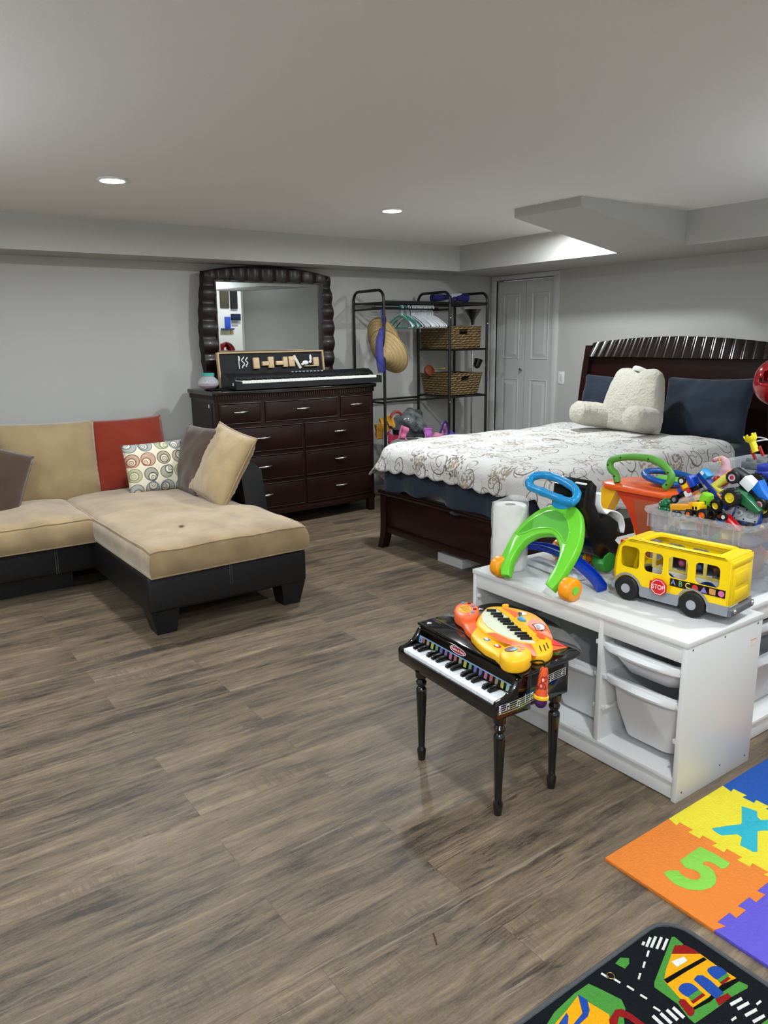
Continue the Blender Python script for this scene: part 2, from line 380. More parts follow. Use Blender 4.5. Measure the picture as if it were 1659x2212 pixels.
# alcove opposite side wall, and lights
struct('wall_divider', MB().box((WB+.1, -.05, 0), (XA, .05, 2.8)), M('white_wall_paint'))
emis = M('led_diffuser', '#fff6e4', .5, emit=30)
def clight(i, x, y, label):
    t = thing('ceiling_light', label, 'ceiling light', (x, y, CEIL), group='recessed ceiling lights')
    MB().lathe([(.062, 0), (.078, 0), (.080, -.004), (.070, -.010), (.062, -.009), (.062, 0)], cap=False).build('trim_ring', wht, t)
    MB().lathe([(.001, -.007), (.061, -.007), (.062, -.004), (.001, -.004)], cap=False).build('diffuser', emis, t)
    l = bpy.data.lights.new('downlight', 'AREA'); l.shape = 'DISK'; l.size = .12; l.energy = LP*LMUL[i]; l.color = LCOL; l.spread = rad(176)
    lo = bpy.data.objects.new('downlight', l); C.objects.link(lo); lo.location = (0, 0, -.012); lo.parent = t
LL = ['round recessed ceiling light above the tan sofa, left of two', 'round recessed ceiling light in front of the dresser, right of two',
      'round recessed ceiling light hidden behind the sloped bulkhead near the bed', 'round recessed ceiling light behind the camera on the left', 'round recessed ceiling light behind the camera on the right', 'round recessed ceiling light over the empty left floor', 'round recessed ceiling light in the front left part of the room', 'round recessed ceiling light near the front wall']  # the fill lights are out of view, put in to brighten the room
for i, (x, y) in enumerate(LIGHTS): clight(i, x, y, LL[i])
for i, (x, y, z, e_) in enumerate(UPLIGHTS):  # out-of-view uplights on stands, added to brighten the ceiling
    t = thing('torchiere_lamp', ['nickel torchiere lamp against the left wall', 'nickel torchiere lamp by the right wall near the stair', 'nickel torchiere lamp in the front left corner'][i], 'floor lamp', (x, y, 0))
    MB().lathe([(.001, 0), (.14, 0), (.14, .015), (.03, .03), (.012, .04)]).build('base', brushed, t)
    MB().cyl((0, 0, .03), (0, 0, z-.12), .012, n=14).build('pole', brushed, t)
    MB().lathe([(.012, z-.13), (.03, z-.11), (.17, z), (.165, z), (.02, z-.10)], cap=False, n=28).build('lamp_shade', brushed, t)
    l = bpy.data.lights.new('uplight', 'AREA'); l.shape = 'DISK'; l.size = .26; l.energy = e_; l.color = (.80, .89, 1)
    lo = bpy.data.objects.new('uplight', l); C.objects.link(lo); lo.location = (0, 0, z-.02); lo.rotation_euler = (pi, 0, 0); lo.parent = t
al = bpy.data.lights.new('alcove_lamp', 'AREA'); al.shape = 'DISK'; al.size = .25; al.energy = ALCOVE[3]; al.color = (.93, .96, 1)  # unseen light with no fixture, added to brighten alcove and ceiling
ao = bpy.data.objects.new('alcove_lamp', al); C.objects.link(ao); ao.location = ALCOVE[:3]
# ------------------------------------------------------------ cushions
def pillow_mb(w, h, t, pinch=.05, wr=.004, seed=0, n=26, sag=0, p=.42):
    mb = MB(); vs = []; fs = []
    def pt(u, v, sgn):
        x = w/2*u*(1-pinch*(1-v*v)); y = h/2*v*(1-pinch*(1-u*u))
        e = max(0, (1-u*u)*(1-v*v)); z = t/2*e**p
        q = Vector((x*9+seed*3.1, y*9, seed+sgn*5)); z += wr*noise.noise(q)*min(1, e*6) + wr*1.6*noise.noise(q*.4)*min(1, e*4)
        ed = max(abs(u), abs(v)); 
        if ed > .6 and e > 0: z += wr*.4*sin((x if abs(v) > abs(u) else y)*170+3*noise.noise(q))*((ed-.6)/.4)*(1-((ed-.6)/.4)**4)
        z -= sag*t*(v*.5)*e
        return (x, y, sgn*z)
    for sgn in (1, -1):
        mb.grid(lambda a, b: pt(-1+2*a if True else 0, -1+2*b, sgn), n, n)
    return mb
from mathutils import noise
def weld(o, d=1e-4):
    b_ = bmesh.new(); b_.from_mesh(o.data); bmesh.ops.remove_doubles(b_, verts=list(b_.verts), dist=d)
    bmesh.ops.recalc_face_normals(b_, faces=list(b_.faces)); b_.to_mesh(o.data); b_.free(); return o
def cushion(name, label, mat, w, h, t, o, x, y, pipe=None, pinch=.05, seed=0, wr=.004, group=None, p=.42, cat='cushion', zip_=None):
    th = thingM(name, label, cat, frame(o, x, y), group)
    c = pillow_mb(w, h, t, pinch, wr, seed, p=p).build('cover', mat, th, smooth=80); weld(c)
    c.data.polygons.foreach_set('use_smooth', [True]*len(c.data.polygons)); c.data.set_sharp_from_angle(angle=rad(100))
    if pipe is not None:
        P_ = []
        n = 16
        for k in range(4):
            for i in range(n):
                s_ = -1+2*i/n; u, v = [(s_, -1), (1, s_), (-s_, 1), (-1, -s_)][k]
                P_.append((w/2*u*(1-pinch*(1-v*v)), h/2*v*(1-pinch*(1-u*u)), 0))
        MB().tube(P_, .0055, 8, closed=True).build('piping', pipe, th)
    return th

# ------------------------------------------------------------ sectional sofa
sofa = thing('sectional_sofa', 'black leather sectional sofa with chaise end and tan microsuede seat cushions', 'sofa', (1.6, 4.8, 0))
sofa_o = Vector((1.6, 4.8, 0))
def SB_(mb=None): return MB(Tr(-1.6, -4.8, 0))
def sofabox(mb, a, b, r=.03): mb.box(a, b, r, seg=3)
m = SB_(); sofabox(m, (1.15, 3.695, .125), (2.075, 5.62, .325), .022); m.build('chaise_base', blackleather, sofa)
m = SB_(); sofabox(m, (-1.2, 4.70, .13), (1.18, 5.62, .325), .022); m.build('seat_base', blackleather, sofa)
m = SB_(); sofabox(m, (-1.2, 5.56, .12), (2.2, 5.80, .73), .035); m.build('back_frame', blackleather, sofa)
# right arm, wedge shaped, rising towards the back
am = SB_(); prof = [(4.40, .16), (4.40, .40), (4.47, .672), (4.58, .70), (5.75, .72), (5.75, .16)]
am.prism([(y, z) for y, z in prof], 2.045, 2.205, T=Matrix(((0, 0, 1, 0), (1, 0, 0, 0), (0, 1, 0, 0), (0, 0, 0, 1))), bev=.02)
am.build('arm', blackleather, sofa)
stm = M('stitching', '#5c5c5c', .8)
for pts in ([(1.60, 3.697, .16), (1.60, 3.695, .32)], [(1.612, 3.697, .16), (1.612, 3.695, .32)], [(1.166, 4.42, .16), (1.166, 4.40, .32)], [(1.166, 4.12, .16), (1.166, 4.10, .32)], [(.93, 4.697, .14), (.93, 4.695, .32)], [(.942, 4.697, .14), (.942, 4.695, .32)]):
    SB_().tube(pts, .0017, 6).build('seam', stm, sofa)
def foot(x, y, s=1):
    mb = SB_(); a = .075
    vs = [(x-a, y-.035, .13), (x+a, y-.035, .13), (x+a, y+.11, .13), (x-a, y+.11, .13)]
    b = .052; off = .012*s
    vs += [(x-b+off, y-.02, 0), (x+b+off, y-.02, 0), (x+b+off, y+.085, 0), (x-b+off, y+.085, 0)]
    mb.add(vs, [[0, 1, 2, 3], [7, 6, 5, 4], [0, 4, 5, 1], [1, 5, 6, 2], [2, 6, 7, 3], [3, 7, 4, 0]]); mb.build('leg', blackpl, sofa, smooth=0)
foot(1.235, 3.74, .6); foot(1.99, 3.74, -.6); foot(-1.05, 4.76); foot(-1.05, 5.6); foot(2.03, 5.6); foot(1.0, 5.5)
SB_().box((-.6, 4.85, .0), (1.05, 4.9, .13)).build('centre_support', blackpl, sofa)
def seat_cushion(poly_fn, zb, zt, name, crown=.03, seed=1, nu=44, nv=44):
    """rounded boxy cushion over a plan rectangle (poly_fn maps u,v in 0..1 to x,y)"""
    mb = SB_()
    def top(a, b):
        x, y = poly_fn(a, b); ea = min(a, 1-a); eb = min(b, 1-b); r = .05
        k = min(1, ea/r)*min(1, eb/r); e = 1-(1-min(1, ea/r))**2; g = 1-(1-min(1, eb/r))**2
        z = zt - .010*(1-e) - .010*(1-g) + crown*(sin(pi*a)*sin(pi*b))**.6
        z += .009*noise.noise(Vector((x*4, y*4, seed)))+.004*noise.noise(Vector((x*13, y*13, seed)))
        return (x, y, z)
    mb.grid(top, nu, nv)
    # side wall: follows the perimeter
    per = [(i/nu, 0) for i in range(nu)] + [(1, i/nv) for i in range(nv)] + [((nu-i)/nu, 1) for i in range(nu)] + [(0, (nv-i)/nv) for i in range(nv)]
    cx, cy = poly_fn(.5, .5)[:2]; cx, cy = poly_fn(.5, .5)
    def side(s, t):
        i = int(round(s*len(per))) % len(per); a, b = per[i]; x, y, z = top(a, b)
        nx = (a-.5)*2; ny = (b-.5)*2; nx = nx if abs(nx) > .96 else 0; ny = ny if abs(ny) > .96 else 0
        bul = .018*sin(pi*min(1, max(0, t)))**.7
        X2, Y2 = x+nx*bul*.9, y+ny*bul
        zz = z + (zb-z)*t
        return (X2, Y2, zz+.004*noise.noise(Vector((x*9, y*9, t*2+seed)))*sin(pi*t))
    mb.grid(side, len(per), 8, cu=True)
    o = mb.build(name, tan, sofa, smooth=60); weld(o, 1e-4)
    P_ = [Vector(top(a, b)) + Vector((0, 0, .001)) - sofa_o for a, b in per]
    MB().tube(P_, .0045, 6, closed=True).build('piping', tan, o)
    P_ = [Vector(side(i/len(per), .96)) - sofa_o for i in range(len(per))]
    MB().tube(P_, .0045, 6, closed=True).build('piping', tan, o)
    return o
def chp(a, b):
    x0, x1 = 1.165, 2.062
    # notch around the arm: narrower towards the back
    y = 3.655 + (5.55-3.655)*b
    k = min(1, max(0, (y-4.22)/.16)); k = k*k*(3-2*k); xr = x1 - .05*k
    fl = .012*sin(pi*b*.6)
    return (x0-fl + (xr-x0+fl)*a, y + .02*(1-b)*(a-.0))
seat_cushion(chp, .325, .475, 'chaise_cushion', .035, 3)
seat_cushion(lambda a, b: (.30+.85*a, 4.625+.9*b), .315, .475, 'seat_cushion', .03, 5, 30, 30)
seat_cushion(lambda a, b: (-.60+.88*a, 4.625+.9*b), .315, .475, 'seat_cushion', .03, 8, 24, 24)
MB(Tr(-1.6, -4.8, 0)).box((1.44, 3.96, .4995), (1.465, 3.985, .5005)).build('fabric_tag', M('tag_brown', '#7b6044', .9), sofa)

cushion('sofa_cushion', 'large khaki back cushion against the wall, leftmost on the sofa', tan2, .64, .57, .2, (1.10, 5.38, .70), (1, .04, -.03), (.02, .26, 1), pinch=.03, seed=1, wr=.012, p=.42)
cushion('sofa_cushion', 'dark brown cushion tilted in front of the khaki back cushion at the left edge', brown, .62, .54, .2, (.585, 5.10, .66), (1, .05, -.40), (.40, .22, 1), pinch=.03, seed=2, wr=.006, p=.38)
cushion('sofa_cushion', 'rust red square cushion behind the circle-patterned throw pillow', rust, .55, .53, .17, (1.64, 5.41, .715), (1, -.02, .015), (.02, .38, 1), pinch=.04, seed=3, wr=.012, p=.46)
cushion('sofa_cushion', 'dark brown cushion leaning on the arm behind the tan piped one', brown, .56, .48, .16, (1.93, 4.96, .70), (.0, -1, .03), (.42, -.0, .9), pinch=.045, seed=4, wr=.012, p=.46)
cushion('sofa_cushion', 'tan piped cushion with a raised corner leaning on the right sofa arm', M('tan_light_suede', '#a48e6a', .95, spec=.12, sheen=.4, var=.14, vs=11, bump=.12, bs=40), .53, .50, .17, (1.95, 4.54, .71), (.02, -1, -.12), (.48, -.06, .9), pipe=tan, pinch=.05, seed=5, wr=.013, p=.46)
# circle-patterned throw pillow
def circ_mat():
    g = G('circle_print'); tc = g.n('TexCoord'); P_ = g.vm('ADD', tc.outputs['Object'], (.212, .2, 0))
    sc = .103; Q = g.vm('MULTIPLY', P_, (1/sc, 1/(sc*.98), 0)); fl = g.vm('FLOOR', Q)
    wn = g.n('TexWhiteNoise', noise_dimensions='3D'); g.put(fl, wn.inputs[0])
    off = g.vm('MULTIPLY', g.vm('SUBTRACT', wn.outputs[1], (.5, .5, .5)), (.42, .42, 0))
    d = g.vm('SUBTRACT', g.vm('SUBTRACT', g.vm('FRACTION', Q), (.5, .5, 0)), g.vm('MULTIPLY', off, (.12, .12, 0)))
    d = g.vm('MULTIPLY', d, (1, 1, 0)); r1 = g.vm('LENGTH', d); r2 = g.vm('LENGTH', g.vm('SUBTRACT', d, off)); r3 = g.vm('LENGTH', g.vm('SUBTRACT', d, g.vm('MULTIPLY', off, (1.35, 1.35, 0))))
    rnd = wn.outputs[0]
    ramp = g.n('ValToRGB'); ramp.color_ramp.interpolation = 'CONSTANT'; e = ramp.color_ramp.elements
    cols = ['#5a6a78', '#6f7a52', '#8a4b32', '#5b4a38', '#86845a', '#4b5350']
    e[0].color = col(cols[0]); e[1].position = .17; e[1].color = col(cols[1])
    for i in range(2, 6): k = e.new(i*.166); k.color = col(cols[i])
    sep = g.n('SeparateXYZ'); g.put(fl, sep.inputs[0])
    ry = g.math('FRACT', g.math('ADD', g.math('MULTIPLY', sep.outputs[1], -.31), g.math('MULTIPLY', rnd, .22)))
    g.put(ry, ramp.inputs[0]); dark = ramp.outputs[0]; cream = col('#d6cfb8'); midc = g.mix(.45, dark, cream)
    r1 = g.math('ADD', r1, g.math('MULTIPLY', g.math('SUBTRACT', rnd, .5), .07)); c = g.mix(g.ss(r1, .47, .45), cream, dark)
    c = g.mix(g.ss(r1, .42, .40), c, midc); c = g.mix(g.ss(g.math('ABSOLUTE', g.math('SUBTRACT', r2, .27)), .035, .02), c, dark)
    c = g.mix(g.ss(r2, .22, .20), c, cream); c = g.mix(g.ss(g.math('ABSOLUTE', g.math('SUBTRACT', r3, .13)), .03, .015), c, dark)
    c = g.mix(g.ss(r3, .07, .05), c, midc)
    g.put(c, g.b.inputs['Base Color']); g.b.inputs['Roughness'].default_value = .9; g.bump(g.noise(tc.outputs['Object'], 90, 2), .15, .004); return g.m
cushion('throw_pillow', 'cream throw pillow printed with rows of coloured circles', circ_mat(), .41, .345, .14, (1.71, 5.08, .655), (1, -.05, .02), (.06, .32, 1), pinch=.03, seed=6, wr=.004, cat='throw pillow')

# ------------------------------------------------------------ dresser
dx0, dx1, dyf, dyb = 2.325, 3.785, 5.47, 5.93
def bow(x, out=0): 
    u = (x-(dx0+dx1)/2)/((dx1-dx0)/2); return dyf - .055*(1-u*u) - out
def bowpoly(x0, x1, out, back, n=20):
    return [(x0+(x1-x0)*i/n, bow(x0+(x1-x0)*i/n, out)) for i in range(n+1)] + [(x1, back), (x0, back)]
dres = thing('dresser', 'wide dark espresso wooden dresser with nine bow-front drawers under the keyboard', 'dresser', (3.05, 5.7, 0)); DT = Tr(-3.05, -5.7, 0)
MB(DT).prism(bowpoly(dx0, dx1, 0, dyb), .11, 1.045).build('body', espresso, dres)
MB(DT).prism([(p[0], p[1]) for p in bowpoly(dx0-.022, dx1+.022, .028, dyb+.01)], 1.082, 1.114, bev=.006).build('top', M('espresso_top', '#1c0e0b', .2, spec=.5, coat=.4, var=.3, vs=3), dres)
dn = MB(DT).prism(bowpoly(dx0-.008, dx1+.008, .010, dyb), 1.045, 1.083)
for i in range(74):
    x = dx0+.005+(dx1-dx0-.01)*i/73; y = bow(x, .013)
    dn.box((x-.006, y-.003, 1.050), (x+.006, y+.006, 1.078))
for i in range(22):
    y = dyf+.01+i*.0205; dn.box((dx0-.011, y-.006, 1.05), (dx0-.006, y+.006, 1.078))
dn.build('dentil_moulding', espresso, dres)
MB(DT).prism(bowpoly(dx0-.006, dx1+.006, .006, dyb), .105, .145, bev=.004).build('base_rail', espresso, dres)
for x in (dx0+.03, dx1-.035):
    for y in (dyf+.015, dyb-.04): MB(DT).box((x-.028, y-.028, 0), (x+.028, y+.028, .11), .004).build('leg', espresso, dres)
MB(DT).box((dx0-.004, dyf+.05, .16), (dx0, dyb-.05, 1.02)).build('side_panel', esp2, dres)
MB(DT).box((dx0-.0055, 5.56, .985), (dx0-.004, 5.575, 1.01)).build('price_tag', wht, dres, label='small white tag')
cx = [(2.355, 2.690), (2.722, 3.392), (3.424, 3.755)]
rows = [(.855, 1.022, cx), (.625, .83, [(2.355, 3.043), (3.067, 3.755)]), (.395, .60, [(2.355, 3.043), (3.067, 3.755)]), (.165, .37, [(2.355, 3.043), (3.067, 3.755)])]
def drawer(x0, x1, z0, z1):
    d = MB(DT).prism(bowpoly(x0+.012, x1-.012, .006, dyf+.03), z0+.012, z1-.012, bev=.004).build('drawer', esp2, dres)
    fr = MB(DT)
    for z in (z0+.006, z1-.006): fr.tube([(x0+(x1-x0)*i/14, bow(x0+(x1-x0)*i/14, .005), z) for i in range(15)], .0055, 8)
    for x in (x0+.006, x1-.006): fr.tube([(x, bow(x, .005), z0+.006), (x, bow(x, .005), z1-.006)], .0055, 8)
    fr.build('beading', espresso, d)
    xc = (x0+x1)/2; zc = (z0+z1)/2+.01; hb = MB(DT); n = 14; hw = .058
    P_ = []; R_ = []
    for i in range(n+1):
        s_ = -1+2*i/n; P_.append((xc+hw*s_, bow(xc, .014+.020*(1-s_*s_)), zc+.001*s_)); R_.append(.0035+.005*(1-abs(s_))**.8)
    hb.tube(P_, R_, 10)
    for s_ in (-1, 1): hb.cyl((xc+s_*.045, bow(xc, .022), zc), (xc+s_*.045, bow(xc, .004), zc), .0035, n=8)
    hb.build('handle', brushed, d)
for z0, z1, cs in rows:
    for a, b in cs: drawer(a, b, z0, z1)

# ------------------------------------------------------------ mirror with scalloped frame
MT = Tr(3.04, 5.905, 1.115) @ Rx(rad(.8))
mir = thingM('dresser_mirror', 'rectangular mirror in a dark barrel-shaped frame with scalloped flutes, behind the keyboard', 'mirror', MT)
ix0, ix1, iz0, iz1 = 2.562-3.04, 3.529-3.04, .10, .83
def outl(z):   # half-width of the frame at height z
    t_ = z/.9; return .580 + .045*sin(pi*min(1, max(0, .08+t_*.9)))
def topz(x): return .962 - .060*abs(x/.59)**2.2
fm = MB(); nfl = 13
def scal(s): return abs(sin(pi*s))**1.3
for sg in (-1, 1):
    xi = ix1 if sg > 0 else ix0
    def side(a, b):   # a along z, b inner->outer
        zi = iz0-.10 + (iz1-(iz0-.10))*a; zo = 0 + topz(.56)*a*1.0
        z = zi+(zo-zi)*b; w_ = scal(z/.134); xo = sg*(outl(zo) + .007*w_*b**4)
        x = xi+(xo-xi)*b; dep = .030 + .020*w_ + .016*b*(1-b)*2
        return (x, -dep if b < .999 else -.004, z)
    fm.grid(side, 104, 8)
def topf(a, b):
    xi = ix0+(ix1-ix0)*a; xo = (-1+2*a)*outl(topz(.56)); zi = iz1; zo = topz(xo)
    x_ = xi+(xo-xi)*b; dep = .030 + .020*scal(x_/.128+.5) + .016*b*(1-b)*2
    return (xi+(xo-xi)*b, -dep if b < .999 else -.004, zi+(zo-zi)*b)
fm.grid(topf, 104, 8)
fm.box((ix0-.06, -.035, 0), (ix1+.06, -.01, iz0))
pl = [(-outl(0), 0), (outl(0), 0)] + [(outl(z/20*.89), z/20*.89) for z in range(1, 20)] + [(x/20*outl(.9), topz(x/20*outl(.9))) for x in range(20, -21, -2)] + [(-outl(z/20*.89), z/20*.89) for z in range(19, 0, -1)]
fm.prism([(p[0], p[1]) for p in pl], 0, .004, T=Matrix(((1, 0, 0, 0), (0, 0, 1, -.006), (0, 1, 0, 0), (0, 0, 0, 1))))
fm.build('frame', M('espresso_frame', '#1c100d', .38, spec=.45, coat=.1), mir, smooth=50)
gm = MB(); bw = .022
def rr(i, y): return [(ix0+i, y, iz0+i), (ix1-i, y, iz0+i), (ix1-i, y, iz1-i), (ix0+i, y, iz1-i)]
a_ = rr(0, -.012); b_ = rr(bw, -.0122)
gm.add(a_+b_, [[k, (k+1) % 4, 4+(k+1) % 4, 4+k] for k in range(4)]+[[4, 5, 6, 7]])
gm.build('mirror_glass', M('mirror', '#d3d6d2', .01, metal=1), mir, smooth=0)
lip = MB()
for a, b in (((ix0-.012, iz0), (ix0, iz1+.012)), ((ix1, iz0), (ix1+.012, iz1+.012)), ((ix0, iz1), (ix1, iz1+.012))): lip.box((a[0], -.046, a[1]), (b[0], -.008, b[1]))
lip.build('inner_lip', M('espresso_lip', '#150a08', .4), mir)

# ------------------------------------------------------------ letter board with wooden blocks
LB = Tr(2.965, 5.70, 1.114) @ Rx(rad(-7)); lb = thingM('letter_board', 'long black letter board in a light wood frame leaning on the mirror', 'letter board', LB)
lw, lh = .97, .285
MB().box((-lw/2+.008, .004, .008), (lw/2-.008, .016, lh-.008)).build('board', M('board_black', '#17181a', .75), lb)
fr = MB().box((-lw/2, -.014, 0), (lw/2, .018, .012)).box((-lw/2, -.014, lh-.012), (lw/2, .018, lh)).box((-lw/2, -.014, .012), (-lw/2+.014, .018, lh-.012)).box((lw/2-.014, -.014, .012), (lw/2, .018, lh-.012))
pine = M('pine_wood', '#bda079', .55, var=.15, vs=6, stretch=(1, 1, 6)); fr.build('frame', pine, lb)
def LBp(px, py): 
    p = LB.inverted() @ onp(px, py, LB.translation, (LB.to_3x3() @ Vector((0, 1, 0)))); return p
blk_w = M('block_wood', '#cfb48c', .5, var=.15, vs=9, stretch=(1, 1, 5))
def wblock(x0, y0, x1, y1, lean=0):
    a = LBp(x0, y1); b = LBp(x1, y0); MB().box((a.x, -.022, a.z), (b.x, .003, b.z), .001, T=Tr(0, 0, 0)).build('wood_letter', blk_w, lb)
for q in ((547, 773, 557, 797), (565, 781, 580, 790), (579, 771, 588, 795), (595, 780, 611, 789), (611, 771, 618, 793), (623, 770, 633, 792), (676, 772, 685, 789), (657, 789, 686, 792)): wblock(*q)
a = LBp(641, 782); MB().box((-.012, -.012, -.06), (.012, .003, .06), .001, T=Tr(a.x, 0, a.z) @ Ry(rad(-28))).build('wood_letter', M('block_white', '#d9d5cc', .5), lb)
for k, (px, py) in enumerate(((516, 783), (525, 783), (533, 783), (660, 783), (671, 776))):
    a = LBp(px, py); mb = MB()
    if k == 0: mb.tube([(a.x, 0, a.z-.05), (a.x, 0, a.z+.05)], .004, 6); mb.tube([(a.x+.01*sin(t), 0, a.z+.03+.02*cos(t)) for t in (0, .7, 1.5, 2.3, 3.1)], .004, 6)
    elif k == 1: mb.tube([(a.x+.012*cos(t*2), 0, a.z+.045-.018*t) for t in (0, .6, 1.2, 1.8, 2.4, 3, 3.6, 4.2, 5)], .005, 6)
    elif k == 2: mb.tube([(a.x+.010*cos(t*2.5), 0, a.z+.04-.018*t) for t in (0, .6, 1.2, 1.8, 2.4, 3, 3.6, 4.2)], .005, 6)
    elif k == 3: mb.ell((a.x, 0, a.z), (.03, .004, .018), 10); mb.ell((a.x-.03, 0, a.z-.012), (.014, .004, .010), 8)
    else: mb.ell((a.x, 0, a.z+.012), (.012, .004, .03), 10); mb.ell((a.x-.006, 0, a.z-.02), (.014, .004, .012), 10)
    mb.build('white_letter', wht, lb)

# ------------------------------------------------------------ digital piano on the dresser
kx0, kx1, ky0, ky1, kz = 2.475, 3.825, 5.385, 5.665, 1.116
KT = Tr((kx0+kx1)/2, (ky0+ky1)/2, kz); dp = thingM('digital_piano', 'long black digital piano with a full row of keys on top of the dresser', 'keyboard', KT)
KL = (kx1-kx0)/2; KD = (ky1-ky0)/2
bd = MB(); pr = [(-KD, .006), (-KD, .058), (-KD+.012, .066), (-.02, .066), (.005, .094), (.055, .118), (KD-.01, .118), (KD, .108), (KD, .006)]
TX = Matrix(((0, 0, 1, 0), (1, 0, 0, 0), (0, 1, 0, 0), (0, 0, 0, 1)))
base = [(-KD, .006), (-KD, .050), (0.0, .050), (.02, .092), (.055, .118), (KD-.01, .118), (KD, .108), (KD, .006)]
bd.prism(base, -KL+.05, KL-.05, T=TX)
bd.prism(pr, -KL, -KL+.052, T=TX, bev=.004); bd.prism(pr, KL-.052, KL, T=TX, bev=.004)
bd.build('body', M('piano_black', '#141618', .42), dp)
wk = M('piano_white_key', '#e8e6e0', .25); bk = M('piano_black_key', '#0a0a0a', .35)
kw = (2*KL-.108)/52; xw = -KL+.054
for i in range(52): MB().box((xw+i*kw+.0005, -KD+.004, .050), (xw+(i+1)*kw-.0005, .004, .070), .001).build('white_key', wk, dp)
for i in range(51):
    if i % 7 in (1, 4): continue
    MB().box((xw+(i+1)*kw-.006, -.085, .070), (xw+(i+1)*kw+.006, .004, .080), .001).build('black_key', bk, dp)
for i in range(9): MB().box((-.1+i*.035, .04, .112), (-.08+i*.035, .05, .121)).build('panel_button', gry, dp)
MB().box((-KL-.0008, -.095, .035), (-KL, -.075, .055)).build('label', wht, dp, label='small white sticker on the end')
for x in (-.5, .5):
    for y in (-.09, .09): MB().cyl((x, y, 0), (x, y, .008), .012).build('foot', rubber, dp)

# candy jar and the black cloth under it
cl = MB(); cl.grid(lambda a, b: (2.325+.2*a, 5.50+.16*b+.02*sin(9*a), 1.1155+.005*(1+sin(7*a+3*b))*.7), 14, 8)
o = cl.build('folded_cloth', M('black_cloth', '#0b0c10', .9), None, solid=.004); tag(o, 'folded black cloth lying under the glass jar on the dresser corner', 'cloth')
j = thing('candy_jar', 'round glass jar with a teal lid and pink contents on the dresser corner', 'jar', (2.335, 5.585, 1.127))
jp = [(.03, 0), (.055, .006), (.078, .03), (.082, .05), (.070, .075), (.05, .09), (.046, .1)]
gl = M('jar_glass', '#dfe4ea', .05, alpha=.28, spec=.8)
MB().lathe(jp+[(.044, .1), (.048, .088), (.067, .073), (.079, .05), (.075, .031), (.053, .009), (.028, .003)], cap=False).build('bowl', gl, j)
MB().lathe([(.0, .1), (.048, .1), (.05, .102), (.05, .118), (.046, .121), (.0, .121)], cap=False).build('lid', M('teal_plastic', '#3fa79a', .4), j)
MB().lathe([(.0, .004), (.05, .008), (.070, .028), (.066, .034), (.0, .036)], cap=False, n=18).build('candy', M('pink_candy', '#a8487a', .5, var=.4, vs=60), j)
# ------------------------------------------------------------ bed
BX0, BX1, BY0, BY1 = 3.19, 5.30, 2.93, 4.40
bed = thing('bed', 'dark espresso wooden queen bed with a fluted arched headboard', 'bed', (4.2, 3.66, 0)); BT = Tr(-4.2, -3.66, 0)
YC = 3.66
# headboard: slightly curved back, scalloped band under the arch
def hbw(z): return .915 - .10*((z-.25)/1.2)**2 if z > .25 else .915
def arch(y): u = (y-YC)/.83; return 1.475 - .055*u*u
hx = 5.40
hb = MB(BT)
def flute(a, b):
    y = YC + (-1+2*a)*.812; z = 1.312 + (arch(y)-1.312)*b
    ww = hbw(z)-.012; y = YC+(-1+2*a)*ww
    return (hx - .035 - .020*abs(sin(pi*a*20)) + .066*b, y, 1.312+(arch(y)-1.312)*b)
hb.grid(flute, 20*14, 4)
def cap(a, b):
    y = YC+(-1+2*a)*(hbw(1.43)-.012); f_ = flute(a, 1); return (f_[0]+(hx+.075-f_[0])*b, f_[1], f_[2]+.001)
hb.grid(cap, 280, 1); hb.build('fluted_band', M('espresso_gloss', '#160b08', .14, spec=.6, coat=1), bed, smooth=50)
pn = MB(BT)
def panel(a, b):
    z = .30+(1.305-.30)*b; w_ = hbw(z)-.05; y = YC+(-1+2*a)*w_; return (hx+.012-.02*sin(pi*a), y, z)
pn.grid(panel, 24, 12)
pn.build('headboard_panel', espresso, bed)
for sg in (-1, 1):
    sp = MB(BT)
    pts = [(hx-.005, YC+sg*(hbw(z)-.028), z) for z in [0+i*.1 for i in range(14)]+[1.405]]
    vs = []; fs = []
    for p in pts:
        for dx, dy in ((-.035, -.03), (.045, -.03), (.045, .03), (-.035, .03)): vs.append((p[0]+dx, p[1]+dy, p[2]))
    for i in range(len(pts)-1):
        for k in range(4): fs.append([i*4+k, i*4+(k+1) % 4, i*4+4+(k+1) % 4, i*4+4+k])
    fs += [[0, 1, 2, 3], [len(vs)-1-k for k in range(4)]]; sp.add(vs, fs); sp.build('headboard_post', espresso, bed, smooth=50)
MB(BT).box((hx-.012, YC-hbw(1.31)+.02, 1.298), (hx+.03, YC+hbw(1.31)-.02, 1.314), .003).build('moulding', esp2, bed)
